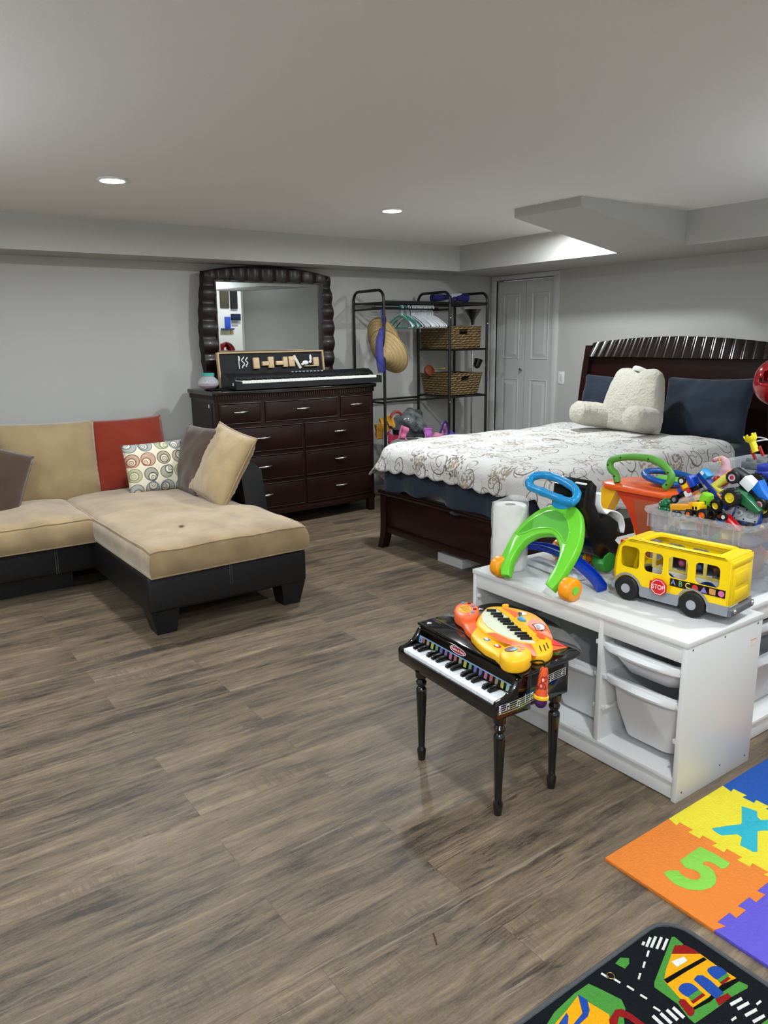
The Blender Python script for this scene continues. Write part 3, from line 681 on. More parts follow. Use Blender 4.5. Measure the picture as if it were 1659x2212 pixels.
# footboard, bowed slightly, on curved feet
fb = MB(BT)
FY0, FY1 = 2.905, 4.405
fb.box((3.115, FY0+.03, .155), (3.15, FY1-.03, .405), .004); fb.build('footboard_panel', espresso, bed)
MB(BT).box((3.085, FY0-.01, .400), (3.165, FY1+.01, .432), .008).build('footboard_cap', M('espresso_top'), bed)
MB(BT).box((3.105, FY0+.03, .120), (3.155, FY1-.03, .165), .004).build('footboard_rail', espresso, bed)
for yy, sg in ((FY1-.035, 1), (FY0+.035, -1)):
    vs = []; fs = []; Z = [0, .03, .08, .13, .18, .25, .40]; O = [.03, .022, .010, .003, 0, 0, 0]; Wd = [.030, .031, .034, .04, .042, .042, .042]
    for z, o_, w_ in zip(Z, O, Wd):
        for dx, dy in ((-.032, -1), (.032, -1), (.032, 1), (-.032, 1)): vs.append((3.13+dx-o_*.4, yy+dy*w_*.8+o_*sg, z))
    for i in range(len(Z)-1):
        for k in range(4): fs.append([i*4+k, i*4+(k+1) % 4, i*4+4+(k+1) % 4, i*4+4+k])
    fs += [[0, 1, 2, 3], [27, 26, 25, 24]]
    MB(BT).add(vs, fs).build('leg', espresso, bed, smooth=40)
for yy in (BY0-.01, BY1+.01): MB(BT).box((3.15, yy-.015, .19), (hx, yy+.015, .36), .004).build('side_rail', espresso, bed)
MB(BT).box((3.18, BY0+.02, .24), (hx-.03, BY1-.02, .28)).build('slat_base', M('slat_wood', '#6b5238', .7), bed)
# mattress
mt = MB().box((BX0, BY0+.01, .285), (BX1+.04, BY1-.01, .56), .05, seg=3).box((BX0, BY0+.01, .545), (BX1+.04, BY1-.01, .735), .06, seg=4)
tag(mt.build('mattress', M('mattress_white', '#b5b1a9', .9, bump=.1, bs=40)), 'white mattress and base lying on the dark bed frame', 'mattress')
def drape(x0, x1, y0, y1, zt, r, dfun, flare, n_side, name, mat, thick=.012, crown=0, nd=14, vfun=None, edge_r=.11):
    """a cloth lying on a rounded rectangle and hanging over its edges; uv = flat cloth coordinates"""
    R_ = edge_r
    # perimeter of the rounded rectangle
    per = []; uvp = []; nrm = []
    segs = [((x0+R_, y0), (x1-R_, y0), (0, -1)), ((x1, y0+R_), (x1, y1-R_), (1, 0)), ((x1-R_, y1), (x0+R_, y1), (0, 1)), ((x0, y1-R_), (x0, y0+R_), (-1, 0))]
    L = 0
    for k, (a, b, n_) in enumerate(segs):
        a = Vector(a); b = Vector(b); n_ = Vector(n_); m_ = max(6, int((b-a).length/.022))
        for i in range(m_): per.append(a+(b-a)*i/m_); nrm.append(n_)
        n2 = Vector(segs[(k+1) % 4][2]); c = b - n_*R_
        for i in range(8):
            t_ = i/8*pi/2; d = n_*cos(t_)+n2*sin(t_); per.append(c+d*R_); nrm.append(d)
    N = len(per); S_ = [0]
    for i in range(N): S_.append(S_[-1]+(per[(i+1) % N]-per[i]).length)
    vs = []; uv = []
    cx_, cy_ = (x0+x1)/2, (y0+y1)/2
    def topz_(x, y): 
        return zt + crown*noise.noise(Vector((x*2.2, y*2.2, 3.3))) + crown*.5*noise.noise(Vector((x*6, y*6, 1.3)))
    # top: concentric rings shrinking to the centre line
    rings = 16; fs = []; rows_ = []
    def addring(pts, uvs):
        o = len(vs); vs.extend(pts); uv.extend(uvs); rows_.append(o)
    for k in range(rings):
        s_ = k/(rings-1)
        pts = []; us = []
        for p in per:
            q = Vector((cx_ + (p.x-cx_)*(.02+.98*s_), cy_+(p.y-cy_)*(.02+.98*s_)))
            pts.append((q.x, q.y, topz_(q.x, q.y)+.012*(1-s_**6))); us.append((q.x, q.y))
        addring(pts, us)
    D = []
    for i in range(N): D.append(dfun(per[i], nrm[i], S_[i]))
    for k in range(1, nd+1):
        pts = []; us = []
        for i in range(N):
            d = D[i]*k/nd; a_ = min(d/r, pi/2); ho = r*sin(a_); dn = r*(1-cos(a_)) + max(0, d-r*pi/2)
            ex = max(0, d-r*pi/2); wv = .5+.5*sin(S_[i]*15+2*noise.noise(Vector((S_[i]*3, 0, 0))))
            fl = flare(per[i], nrm[i]) if callable(flare) else flare
            ho += ex*fl + ex*.16*(wv-.3); dn -= ex*.5*fl*fl
            p = per[i]+nrm[i]*ho; z0_ = topz_(per[i].x, per[i].y)
            pts.append((p.x, p.y, z0_-dn)); q = per[i]+nrm[i]*d; us.append((q.x, q.y))
        addring(pts, us)
    for k in range(len(rows_)-1):
        for i in range(N): fs.append([rows_[k]+i, rows_[k]+(i+1) % N, rows_[k+1]+(i+1) % N, rows_[k+1]+i])
    fs.append([rows_[0]+i for i in range(N)])
    me = bpy.data.meshes.new(name); me.from_pydata(vs, [], fs); me.update(); me.materials.append(mat)
    ul = me.uv_layers.new(name='cloth')
    for lp in me.loops: ul.data[lp.index].uv = uv[lp.vertex_index]
    me.polygons.foreach_set('use_smooth', [True]*len(me.polygons))
    o = bpy.data.objects.new(name, me); C.objects.link(o)
    md = o.modifiers.new('Solid', 'SOLIDIFY'); md.thickness = thick; md.offset = 1
    return o
# navy sheet, hanging a little lower than the quilt at the foot
def dsheet(p, n_, s): return (.335 if n_.x < -.5 else .30) + .03*sin(s*7) + .02*sin(s*17)
sh = drape(BX0-.008, BX1+.05, BY0-.005, BY1+.005, .728, .07, dsheet, .0, 0, 'bed_sheet', navy, .004)
tag(sh, 'dark navy fitted sheet showing below the flowered quilt', 'sheet')
def quilt_mat():
    g = G('flowered_quilt'); uvn = g.n('UVMap'); uvn.uv_map = 'cloth'; U = uvn.outputs[0]
    U = g.vm('ADD', U, (.13, .07, 0)); wob = g.n('TexNoise'); g.put(U, wob.inputs['Vector']); wob.inputs['Scale'].default_value = 5; wob.inputs['Detail'].default_value = 2
    Uw = g.vm('ADD', U, g.vm('MULTIPLY', g.vm('SUBTRACT', wob.outputs[1], (.5, .5, .5)), (.10, .10, 0)))
    base = col('#c6c4c0'); line = col('#5a4b42'); dark = col('#3a2e27'); beige = col('#a8977c'); c = base
    def scrolls(vec, sc, w_, sgn, off):
        v = g.n('TexVoronoi', voronoi_dimensions='2D'); g.put(g.vm('ADD', vec, off), v.inputs['Vector']); v.inputs['Scale'].default_value = sc; v.inputs['Randomness'].default_value = .75
        q = g.vm('SUBTRACT', g.vm('MULTIPLY', g.vm('ADD', vec, off), (sc, sc, 0)), g.vm('MULTIPLY', v.outputs['Position'], (sc, sc, 0)))
        s_ = g.n('SeparateXYZ'); g.put(q, s_.inputs[0]); r_ = g.vm('LENGTH', q)
        ang = g.math('DIVIDE', g.math('ARCTAN2', s_.outputs[1], s_.outputs[0]), 2*pi*sgn)
        sp_ = g.math('FRACT', g.math('ADD', ang, g.math('MULTIPLY', g.math('POWER', r_, .6), 3.6)))
        ln = g.math('ABSOLUTE', g.math('SUBTRACT', sp_, .5)); thin = g.ss(ln, w_, w_*.4)
        rc = g.n('SeparateColor'); g.put(v.outputs['Color'], rc.inputs[0])
        lim = g.math('MULTIPLY', g.ss(r_, .46, .40), g.ss(r_, .03, .05)); keep = g.math('GREATER_THAN', rc.outputs[0], .25)
        # the spiral dies out over part of the turn
        fade = g.ss(g.noise(vec, 9, 1), .36, .44)
        return g.math('MULTIPLY', g.math('MULTIPLY', g.math('MULTIPLY', thin, lim), keep), fade)
    c = g.mix(g.math('MULTIPLY', scrolls(Uw, 4.6, .10, 1, (0, 0, 0)), .95), c, line)
    c = g.mix(g.math('MULTIPLY', scrolls(Uw, 6.8, .11, -1, (3.3, 1.7, 0)), .75), c, line)
    # running stems
    n_ = g.noise(Uw, 4.2, 2, .5, .8); st = g.ss(g.math('ABSOLUTE', g.math('SUBTRACT', n_, .5)), .009, .003)
    c = g.mix(g.math('MULTIPLY', st, .3), c, line)
    # flower bunches with leaves
    v = g.n('TexVoronoi', voronoi_dimensions='2D'); g.put(Uw, v.inputs['Vector']); v.inputs['Scale'].default_value = 3.0; v.inputs['Randomness'].default_value = .8
    rc = g.n('SeparateColor'); g.put(v.outputs['Color'], rc.inputs[0])
    dd_ = g.math('ADD', v.outputs['Distance'], g.math('MULTIPLY', g.math('SUBTRACT', g.noise(U, 34, 3, .6), .5), .34))
    bunch = g.ss(dd_, .27, .21)
    lv = g.n('TexVoronoi', voronoi_dimensions='2D', feature='F1'); g.put(g.map(U, (1, 1.5, 1), rot=(0, 0, .5)), lv.inputs['Vector']); lv.inputs['Scale'].default_value = 38
    leaf = g.ss(lv.outputs['Distance'], .50, .40); lc = g.n('SeparateColor'); g.put(lv.outputs['Color'], lc.inputs[0])
    tone = g.mix(g.math('MULTIPLY', lc.outputs[0], .65), dark, beige); tone = g.mix(g.math('MULTIPLY', rc.outputs[1], .45), tone, col('#9a8a74'))
    on = g.math('MULTIPLY', g.math('MULTIPLY', bunch, leaf), g.math('GREATER_THAN', lc.outputs[1], .25))
    c = g.mix(g.math('MULTIPLY', on, .9), c, tone)
    c = g.mix(g.math('MULTIPLY', g.math('MULTIPLY', g.ss(dd_, .12, .06), leaf), .7), c, beige)
    g.put(c, g.b.inputs['Base Color']); g.b.inputs['Roughness'].default_value = .85; g.b.inputs['Sheen Weight'].default_value = .2
    qn = g.noise(g.map(U, (1, 1, 1)), 55, 2, .5, 1.5); q2 = g.noise(U, 16, 2)
    g.bump(g.math('ADD', qn, g.math('MULTIPLY', q2, .8)), .55, .006); return g.m
def dq(p, n_, s):
    sc = .022*abs(sin(s*pi/.145))
    if n_.x < -.5: b = .215
    elif abs(n_.x) <= .5 or n_.x > .5: b = .33
    if n_.x > .9: b = .02
    if -.75 < n_.x < -.25: b = .30
    return b + sc
def fq(p, n_): 
    if n_.x < -.05 and n_.y > .05: return .55*min(1, 2*n_.y*-n_.x*1.2)+.08
    return .05
q = drape(BX0-.012, 5.02, BY0-.012, BY1+.012, .760, .10, dq, fq, 0, 'quilt', quilt_mat(), .016, crown=.02, nd=16)
tag(q, 'white quilt with brown flowers and scrolls and a scalloped hem on the bed', 'quilt')
# pillows and the reading pillow
cushion('bed_pillow', 'navy pillow leaning on the headboard, right of the reading pillow', navy, .74, .47, .20, (5.20, 3.22, .955), (-.03, -1, .02), (.30, .04, 1), pinch=.075, seed=11, wr=.016, p=.5, cat='pillow')
cushion('bed_pillow', 'navy pillow leaning on the headboard, left of the reading pillow', navy, .66, .46, .19, (5.22, 4.06, .945), (.02, -1, 0), (.26, .04, 1), pinch=.07, seed=12, wr=.014, p=.5, cat='pillow')
sherpa = M('sherpa_fleece', '#b6b2a4', .95, spec=.1, sheen=.4, bump=1, bs=62)
RT = frame((4.90, 3.66, .77), (-.12, -1, 0), (.22, -.03, 1)); rp = thingM('reading_pillow', 'white sherpa fleece reading pillow with two arms sitting on the bed', 'reading pillow', RT)
def rpb(sgn):
    def fn(a, b):
        u = -1+2*a; v = b; hw = .30 - .085*v**1.2
        x = u*hw; y = .475*v + .012*sin(3*pi*a)*v - .030*abs(u)**5*v - (.02*math.exp(-((u-.1)/.18)**2)*v**6)
        e = max(0, (1-u*u)*(1-(2*v-1)**2)); z = .105*e**.30
        z += .006*noise.noise(Vector((x*14, y*14, sgn)))+.003*noise.noise(Vector((x*40, y*40, sgn)))
        return (x, y, sgn*z if e > 0 else 0)
    return fn
bb = MB(); bb.grid(rpb(1), 44, 44); bb.grid(rpb(-1), 44, 44); o = bb.build('back', sherpa, rp, smooth=0); weld(o, 2e-4); o.data.polygons.foreach_set('use_smooth', [True]*len(o.data.polygons))
def arm(sg):
    mb = MB()
    P_ = [(sg*.20, .10, -.02), (sg*.235, .095, .05), (sg*.262, .09, .13), (sg*.275, .085, .21), (sg*.278, .083, .27), (sg*.278, .083, .295)]
    def fn(a, b):
        t_ = b*(len(P_)-1); i = min(int(t_), len(P_)-2); f_ = t_-i; p = Vector(P_[i]).lerp(Vector(P_[i+1]), f_)
        R_ = .098*(1-.18*(b**3)) if b < .96 else .098*.82*max(0, 1-(b-.96)/.04)**.5
        th = 2*pi*a; n_ = .006*noise.noise(Vector((cos(th)*3, sin(th)*3, b*9+sg)))
        return (p.x+(R_+n_)*cos(th), p.y+(R_*.98+n_)*sin(th), p.z+.02*(b > .96)*(b-.96)/.04)
    mb.grid(fn, 28, 40, cu=True); o = mb.build('arm', sherpa, rp, smooth=0); weld(o, 3e-4); o.data.polygons.foreach_set('use_smooth', [True]*len(o.data.polygons))
arm(-1); arm(1)
MB().tube(catmull([(-.07, .455, .0), (-.03, .477, .03), (.03, .470, .035), (.07, .455, .0)], 6), .011, 8, flat=1.8).build('carry_handle', M('white_webbing', '#d8d6d0', .8), rp)

# white box below the footboard
b_ = MB().box((3.20, 3.62, .0), (3.50, 3.875, .062), .003); tag(b_.build('flat_box', M('white_card', '#cfcfcd', .5)), 'flat white box on the floor under the bed footboard', 'box')
# ------------------------------------------------------------ garment rack
rk = thing('garment_rack', 'black metal garment rack with hanging rod and side shelves in the corner', 'clothes rack', (4.5, 5.68, 0)); KT2 = Tr(-4.5, -5.68, 0)
XL, XM, XR, YF, YB = 3.90, 4.635, 5.095, 5.45, 5.915
for x in (XL, XM, XR):
    P_ = [(x, YF, 0), (x, YF, 1.81)] + [(x, YF+.08*(1-cos(t*pi/12)), 1.81+.08*sin(t*pi/12)) for t in range(1, 7)] + [(x, YB-.08*(1-sin(t*pi/12))-.0, 1.81+.08*cos(t*pi/12)) for t in range(0, 7)] + [(x, YB, 0)]
    MB(KT2).tube(P_, .0125, 10).build('upright', blackmetal, rk)
def bar(a, b, r=.009, nm='rail'): MB(KT2).tube([a, b], r, 8).build(nm, blackmetal, rk)
for x in (XL, XM, XR):
    for z in (1.785, 1.735) if x < 5 else (1.785,): bar((x, YF, z), (x, YB, z))
for x in (XL,): bar((x, YF, .935), (x, YB, .935))
for x in (XM, XR):
    for z in (1.375, .945): bar((x, YF, z), (x, YB, z))
bar((XL, YF, 1.79), (XR, YF, 1.79), .012); bar((XL, YB, 1.79), (XR, YB, 1.79), .011)
bar((XL, YB, .925), (XM, YB, .925), .010); bar((XL, YF, .945), (XM, YF, .945), .009)
for z in (1.375, .945): bar((XM, YF, z), (XR, YF, z)); bar((XM, YB, z), (XR, YB, z))
bar((XL, 5.62, 1.745), (XM, 5.62, 1.745), .011, 'hanging_rod')
def wshelf(x0, x1, z, nm, n=11):
    mb = MB(KT2)
    for i in range(1, n): y = YF+(YB-YF)*i/n; mb.tube([(x0, y, z), (x1, y, z)], .0028, 6)
    for i in range(1, 3): x = x0+(x1-x0)*i/3; mb.tube([(x, YF, z-.004), (x, YB, z-.004)], .0028, 6)
    mb.build(nm, blackmetal, rk)
wshelf(XL, XR, 1.79, 'wire_shelf', 12); wshelf(XM, XR, 1.375, 'wire_shelf'); wshelf(XM, XR, .945, 'wire_shelf')
for (x, y, z) in ((XM, YF-.013, 1.66), (XM, YF-.013, .90), (XR, YF-.013, 1.61)): MB(KT2).ell((x, y, z), (.008, .004, .008), 10).build('cap_screw', chrome, rk)
# hangers on the rod
def hanger(label, mat, x, kind, group, mid=False):
    t = thing('clothes_hanger', label, 'hanger', (x, 5.62, 1.757), 0, group)
    hk = MB(); P_ = [(0, .022*sin(a), -.011+.022*cos(a)+.0) for a in [rad(d) for d in range(-80, 181, 20)]] ; 
    P_ = [(0, -.020, -.012), (0, -.019, 0), (0, -.012, .010), (0, 0, .015), (0, .012, .010), (0, .019, 0), (0, .019, -.012), (0, .012, -.024), (0, 0, -.035), (0, 0, -.075)]
    hk.tube(catmull(P_, 3), .0035, 6); hk.build('hook', mat, t)
    b = MB()
    Q = [(0, 0, -.075), (0, .06, -.088), (0, .15, -.130), (0, .198, -.160), (0, .205, -.172), (0, .195, -.180), (0, 0, -.180), (0, -.195, -.180), (0, -.205, -.172), (0, -.198, -.160), (0, -.15, -.130), (0, -.06, -.088)]
    if kind == 'wide': b.tube(Q, .006, 6, closed=True, flat=1.4)
    else: b.tube(Q, .0048, 6, closed=True)
    b.build('frame', mat, t); return t
hw_ = M('hanger_white', '#d4d8dc', .4); ht = M('hanger_teal', '#2f9c86', .4); hbk = M('hanger_black', '#101010', .4)
random.seed(3)
h0 = hanger('white plastic clothes hanger in the tight row on the rack rod', hw_, 4.30, 'thin', 'white hangers on the rack rod')
X_ = 4.325
while X_ < 4.575:
    d_ = dup(h0, loc=(X_, 5.62, 1.757), rz=random.uniform(-.05, .05)); X_ += random.uniform(.010, .016)
for x in (4.215, 4.228, 4.286): dup(h0, loc=(x, 5.62, 1.757), rz=-.22+random.uniform(-.1, .1))
hanger('teal plastic hanger, leftmost on the rack rod', ht, 4.20, 'wide', None); hanger('teal plastic hanger with a white one on each side', ht, 4.255, 'wide', None)
hanger('black hanger between the white ones', hbk, 4.313, 'thin', None)
# conical straw hats tied to the left side with a blue ribbon
straw = M('straw', '#c6ab78', .7, var=.15, vs=30, stretch=(1, 1, 6), bump=.2, bs=90)
def hat(label, c, ax, R_, hgt):
    ax = Vector(ax).normalized(); m = ax.to_track_quat('Z', 'Y').to_matrix().to_4x4(); m.translation = c
    t = thingM('conical_hat', label, 'straw hat', m)
    b = MB(); n = 48
    prof = [(.001, hgt), (.012, hgt-.004)] + [(R_*k/8, hgt*(1-k/8)**1.05) for k in range(1, 9)] + [(R_*1.01, -.004)] + [(R_*k/8-.004, hgt*(1-k/8)**1.05-.006) for k in range(8, 0, -1)] + [(.001, hgt-.012)]
    b.lathe(prof, n=n, cap=False); b.build('crown', straw, t)
    rb = MB(); 
    for k in range(3, 8): r_ = R_*k/8; rb.tube([(r_*cos(a)*1.002, r_*sin(a)*1.002, hgt*(1-k/8)**1.05+.001) for a in [2*pi*i/n for i in range(n)]], .0012, 4, closed=True)
    rb.build('weave_ring', M('straw_dark', '#8d7040', .8), t)
    rr_ = MB().tube([(R_*cos(a), R_*sin(a), 0) for a in [2*pi*i/n for i in range(n)]], .004, 6, closed=True); rr_.build('rim', M('straw_dark'), t)
    return t
hat('conical straw hat hanging on the rack behind the other one', (4.06, 5.68, 1.47), (-.88, -.10, -.30), .205, .12)
hat('conical straw hat in front, hung from the rack with a blue ribbon', (3.985, 5.50, 1.375), (-.86, -.16, -.42), .205, .14)
ribm = M('blue_ribbon', '#33388c', .6, alpha=.6)
rb = MB(); P_ = catmull([(3.905, 5.46, 1.745), (3.885, 5.46, 1.69), (3.900, 5.455, 1.62), (3.865, 5.44, 1.55), (3.83, 5.42, 1.47), (3.825, 5.415, 1.38), (3.83, 5.41, 1.28), (3.86, 5.43, 1.20)], 5)
def strip(mb, P_, w_, dirv):
    dv = Vector(dirv); vs = []; fs = []
    for i, p in enumerate(P_):
        k = w_ if not isinstance(w_, list) else w_[min(len(w_)-1, int(i/len(P_)*len(w_)))]
        vs += [p-dv*k/2, p+dv*k/2]
        if i: fs.append([2*i-2, 2*i-1, 2*i+1, 2*i])
    return mb.add(vs, fs)
strip(rb, P_, [.03, .02, .015, .05, .065, .07, .07, .07], (.81, -.58, .0)); 
rb.tube([(3.90, 5.45, 1.64+.045*sin(a)) if 0 else (3.90+.02*cos(a), 5.45, 1.64+.04*sin(a)) for a in [i*pi/6 for i in range(12)]], .006, 6, closed=True)
o = rb.build('ribbon', ribm, None, solid=.001); tag(o, 'translucent blue ribbon knotted on the rack rail over the hats', 'ribbon')

# woven baskets
def basket_mat():
    g = G('woven_basket'); tc = g.n('TexCoord'); P_ = tc.outputs['Object']
    s_ = g.n('SeparateXYZ'); g.put(P_, s_.inputs[0]); u = g.math('ADD', s_.outputs[0], s_.outputs[1])
    row = g.math('MULTIPLY', s_.outputs[2], 44); nz = g.noise(P_, 30, 3)
    rr_ = g.math('ADD', row, g.math('MULTIPLY', nz, 1.2)); ph = g.math('MULTIPLY', g.math('FLOOR', rr_), .5)
    br_ = g.math('FRACT', g.math('ADD', g.math('MULTIPLY', u, 17), g.math('ADD', ph, g.math('MULTIPLY', g.math('FRACT', rr_), .7))))
    h = g.math('MULTIPLY', g.math('SINE', g.math('MULTIPLY', g.math('FRACT', rr_), pi)), g.math('POWER', g.math('SINE', g.math('MULTIPLY', br_, pi)), .5))
    c = g.mix(h, col('#3f2d18'), col('#a88a58')); c = g.mix(g.math('MULTIPLY', g.noise(P_, 12, 2), .5), c, col('#7e6236'))
    g.put(c, g.b.inputs['Base Color']); g.b.inputs['Roughness'].default_value = .75; g.bump(h, 1, .02); return g.m
bmat = basket_mat()
def basket(label, c, w_, d_, h_, tap, inside):
    t = thing('wicker_basket', label, 'basket', c)
    b = MB(); th = .014; hz0, hz1 = h_*.68, h_*.90; hh = .05
    def wallq(ax, sg, hole):
        # one side as an outer face with an optional handle hole, given real thickness by solidify
        L = (w_ if ax == 'x' else d_)/2; D_ = (d_ if ax == 'x' else w_)/2
        us = [-L, -hh, hh, L]; zs = [0, hz0, hz1, h_]; vs = []; fs = []
        for z in zs:
            k = 1-tap*(1-z/h_)
            for u in us: 
                p = (u*(k if abs(u) > hh+.001 else 1), sg*D_*k, z) if ax == 'x' else (sg*D_*k, u*(k if abs(u) > hh+.001 else 1), z)
                vs.append(p)
        for i in range(3):
            for j in range(3):
                if hole and i == 1 and j == 1: continue
                fs.append([i*4+j, i*4+j+1, i*4+5+j, i*4+4+j])
        b.add(vs, fs)
    wallq('x', -1, False); wallq('x', 1, False); wallq('y', -1, True); wallq('y', 1, True)
    k = 1-tap; b.add([(-w_/2*k, -d_/2*k, 0), (w_/2*k, -d_/2*k, 0), (w_/2*k, d_/2*k, 0), (-w_/2*k, d_/2*k, 0)], [[0, 1, 2, 3]])
    o = b.build('body', bmat, t, smooth=0, solid=th); weld(o)
    MB().tube([(-w_/2, -d_/2, h_), (w_/2, -d_/2, h_), (w_/2, d_/2, h_), (-w_/2, d_/2, h_)], .011, 8, closed=True).build('rim', bmat, t)
    return t
b1 = basket('square-sided woven basket with a dark handle hole on the upper rack shelf', (4.845, 5.68, 1.388), .37, .42, .19, .03, 0); b1.rotation_euler = (0, 0, rad(88))
b2 = basket('tapered woven basket holding a guitar-shaped toy on the lower rack shelf', (4.855, 5.68, .957), .38, .44, .19, .16, 0); b2.rotation_euler = (0, 0, rad(93))
MB().box((-.12, -.14, .01), (.12, .14, .15), .03).build('lining', M('basket_lining', '#2a1712', .9), b1)
t = thing('toy_guitar', 'small brown wooden toy guitar sticking out of the lower basket', 'toy', (4.62, 5.74, 1.115))
MB().prism([(.045*cos(a)*(1+.25*cos(2*a)), .06*sin(a)) for a in [2*pi*i/20 for i in range(20)]], 0, .03, T=Tr(0, 0, .06) @ Rx(1.2), bev=.004).build('body', M('guitar_wood', '#6a3417', .35), t)
MB().tube([(.02, .0, .08), (.16, -.06, .085)], .006, 6).build('neck', M('guitar_neck', '#b98d3c', .5), t)
o = MB().ell((4.93, 5.62, 1.10), (.10, .12, .055), 16).build('dark_cloth', M('maroon_cloth', '#231417', .9)); tag(o, 'dark cloth bundled inside the lower woven basket', 'cloth')
# purple folded thing on the top shelf
t = thing('folded_umbrella', 'folded purple and white umbrella lying on top of the rack', 'umbrella', (4.86, 5.70, 1.798)); pur = M('purple_fabric', '#231a5a', .8); 
MB().tube([(-.22, .02, .045), (-.12, .0, .055), (-.05, -.01, .06)], [.035, .03, .02], 10).build('handle_end', pur, t)
for i, (a, b_) in enumerate((((-.12, .03, .02), (.10, -.04, .09)), ((-.1, -.05, .05), (.12, .05, .05)), ((-.14, .02, .09), (.08, .0, .035)), ((-.02, -.03, .02), (.14, .01, .10)))): MB().tube([a, tuple((a[k]+b_[k])/2+(.01 if k == 2 else 0) for k in range(3)), b_], [.012, .022, .008], 6, flat=.5).build('fold', pur if i % 2 else M('white_fabric', '#a9acb4', .8), t)
MB().tube([(.06, 0, .06), (.20, 0, .055)], [.036, .04], 12).build('cover', pur, t)
MB().tube([(.20+.02*cos(a), 0, .035+.02*sin(a)) for a in [i*pi/5 for i in range(10)]], .004, 5, closed=True).build('wrist_loop', M('black_cloth'), t)
# torchiere lamp in the corner
t = thing('floor_lamp', 'chrome torchiere floor lamp with a small side light behind the rack', 'floor lamp', (5.23, 5.80, 0))
MB().lathe([(.001, 0), (.13, 0), (.13, .015), (.05, .03), (.014, .04)]).build('base', chrome, t)
MB().cyl((0, 0, .03), (0, 0, 1.64), .0105, n=14).build('pole', chrome, t)
MB().lathe([(.014, 1.60), (.022, 1.655), (.085, 1.755), (.082, 1.755), (.019, 1.66), (.010, 1.605)], cap=False, n=28).build('lamp_shade', M('dark_nickel', '#6f6f6c', .3, metal=1), t)
MB().tube([(0, 0, 1.22), (.05, -.01, 1.25)], .006, 8).build('side_arm', chrome, t)
MB().lathe([(.012, -.05), (.030, -.04), (.045, .04), (.041, .04), (.026, -.035), (.008, -.04)], T=Tr(.055, -.02, 1.23) @ Ry(.35), cap=False, n=18).build('side_shade', blk, t)
MB().tube(catmull([(0.012, 0, .55), (.03, .0, .45), (-.0, 0, .40), (.02, 0, .3), (.1, .05, .01)], 5), .003, 5).build('cord', M('grey_cord', '#9a9a98', .6), t)
# ------------------------------------------------------------ toy heap and hamper beside the rack
t = thing('mesh_hamper', 'grey mesh pop-up hamper with white piping next to the dresser', 'hamper', (4.02, 5.28, 0)); mesh_g = M('grey_mesh', '#8c9088', .8, alpha=.75)
MB().lathe([(.21, 0), (.215, .2), (.21, .40), (.20, .52), (.15, .60), (.09, .63)], cap=False, n=28).build('mesh_body', mesh_g, t, solid=.003)
rim = [(-.10+.085*cos(a), -.17-.02*cos(a), .49+.12*sin(a)*(1 if sin(a) < 0 else .55)) for a in [i*pi/12 for i in range(24)]]
MB().tube(rim, .007, 8, closed=True).build('piping', wht, t)
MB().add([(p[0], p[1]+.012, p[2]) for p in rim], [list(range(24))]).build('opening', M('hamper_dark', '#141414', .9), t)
MB().tube([(.2*cos(a), .2*sin(a), .53) for a in [i*pi/14 for i in range(28)]], .006, 6, closed=True).build('piping', wht, t)
def blob(name, label, cat, mat, c, r, sc=.25, fr=9, group=None, n=22, seed=0):
    mb = MB(); mb.ell((0, 0, 0), r, n); R_ = max(r)
    for i, v in enumerate(mb.v):
        k = 1+sc*noise.noise(Vector(v)*fr+Vector((seed, seed*2.1, 0))); mb.v[i] = Vector(v)*k
    o = mb.build(name, mat, None, smooth=60); o.location = c; return tag(o, label, cat, group)
blob('plastic_bag', 'clear plastic bag of dark grey items on top of the toy heap', 'bag', M('bag_shiny', '#5c6062', .15, spec=.9, coat=.5, var=.9, vs=14), (4.27, 5.55, .70), (.17, .13, .15), .5, 9, n=36)
def flap(name, label, mat, c, w_, h_, rot, curl=.03, seed=0, cat='toy', tip=False):
    mb = MB()
    def fn(a, b):
        x = (-.5+a)*w_*(1-.6*b if tip else 1-.25*abs(b-.5)); z = b*h_; y = curl*sin(pi*a)*(.5+b)+.02*noise.noise(Vector((a*3, b*3, seed)))
        return (x, y, z)
    mb.grid(fn, 12, 12); o = mb.build(name, mat, None, solid=.008, smooth=70); o.matrix_world = Tr(*c) @ Rz(rot[2]) @ Rx(rot[0]) @ Ry(rot[1]); return tag(o, label, cat)
pnk = M('pink_felt', '#cf6f96', .8); flap('pink_bow', 'pink fabric bow piece on the heap next to the rack post', pnk, (4.02, 5.38, .60), .12, .13, (.2, .3, .3), seed=1, cat='fabric toy')
flap('pink_flap', 'pink fabric flap hanging over the hamper edge', pnk, (4.11, 5.28, .56), .14, .10, (-.9, .2, .5), seed=2, cat='fabric toy')
flap('yellow_felt_piece', 'yellow pointed felt piece at the top left of the heap', M('yellow_felt', '#b98520', .8), (3.97, 5.47, .70), .14, .12, (-.3, -.2, 0), .06, 3, 'fabric toy')
flap('mustard_cloth', 'mustard cloth squeezed between dresser and heap', M('mustard_cloth', '#8f6417', .85), (3.86, 5.47, .62), .09, .13, (0, 0, .3), .04, 4, 'cloth')
flap('crimson_cloth', 'crimson fabric below the yellow piece on the heap', M('crimson_cloth', '#8c1f3c', .85), (3.92, 5.37, .58), .13, .11, (-.2, .5, .2), .05, 5, 'cloth')
flap('grey_cap', 'dark grey cap visor lying over the yellow piece', M('grey_felt', '#3c3f40', .8), (4.05, 5.46, .70), .17, .09, (-.8, .1, .2), .05, 6, 'cap')
o = MB().tube([(4.06+.06*cos(a), 5.50, .80+.045*sin(a)) for a in [i*pi/9 for i in range(0, 10)]], .012, 8).build('red_hoop', M('dull_red', '#8a2b22', .6)); tag(o, 'dull red hoop sticking out of the heap top', 'hoop')
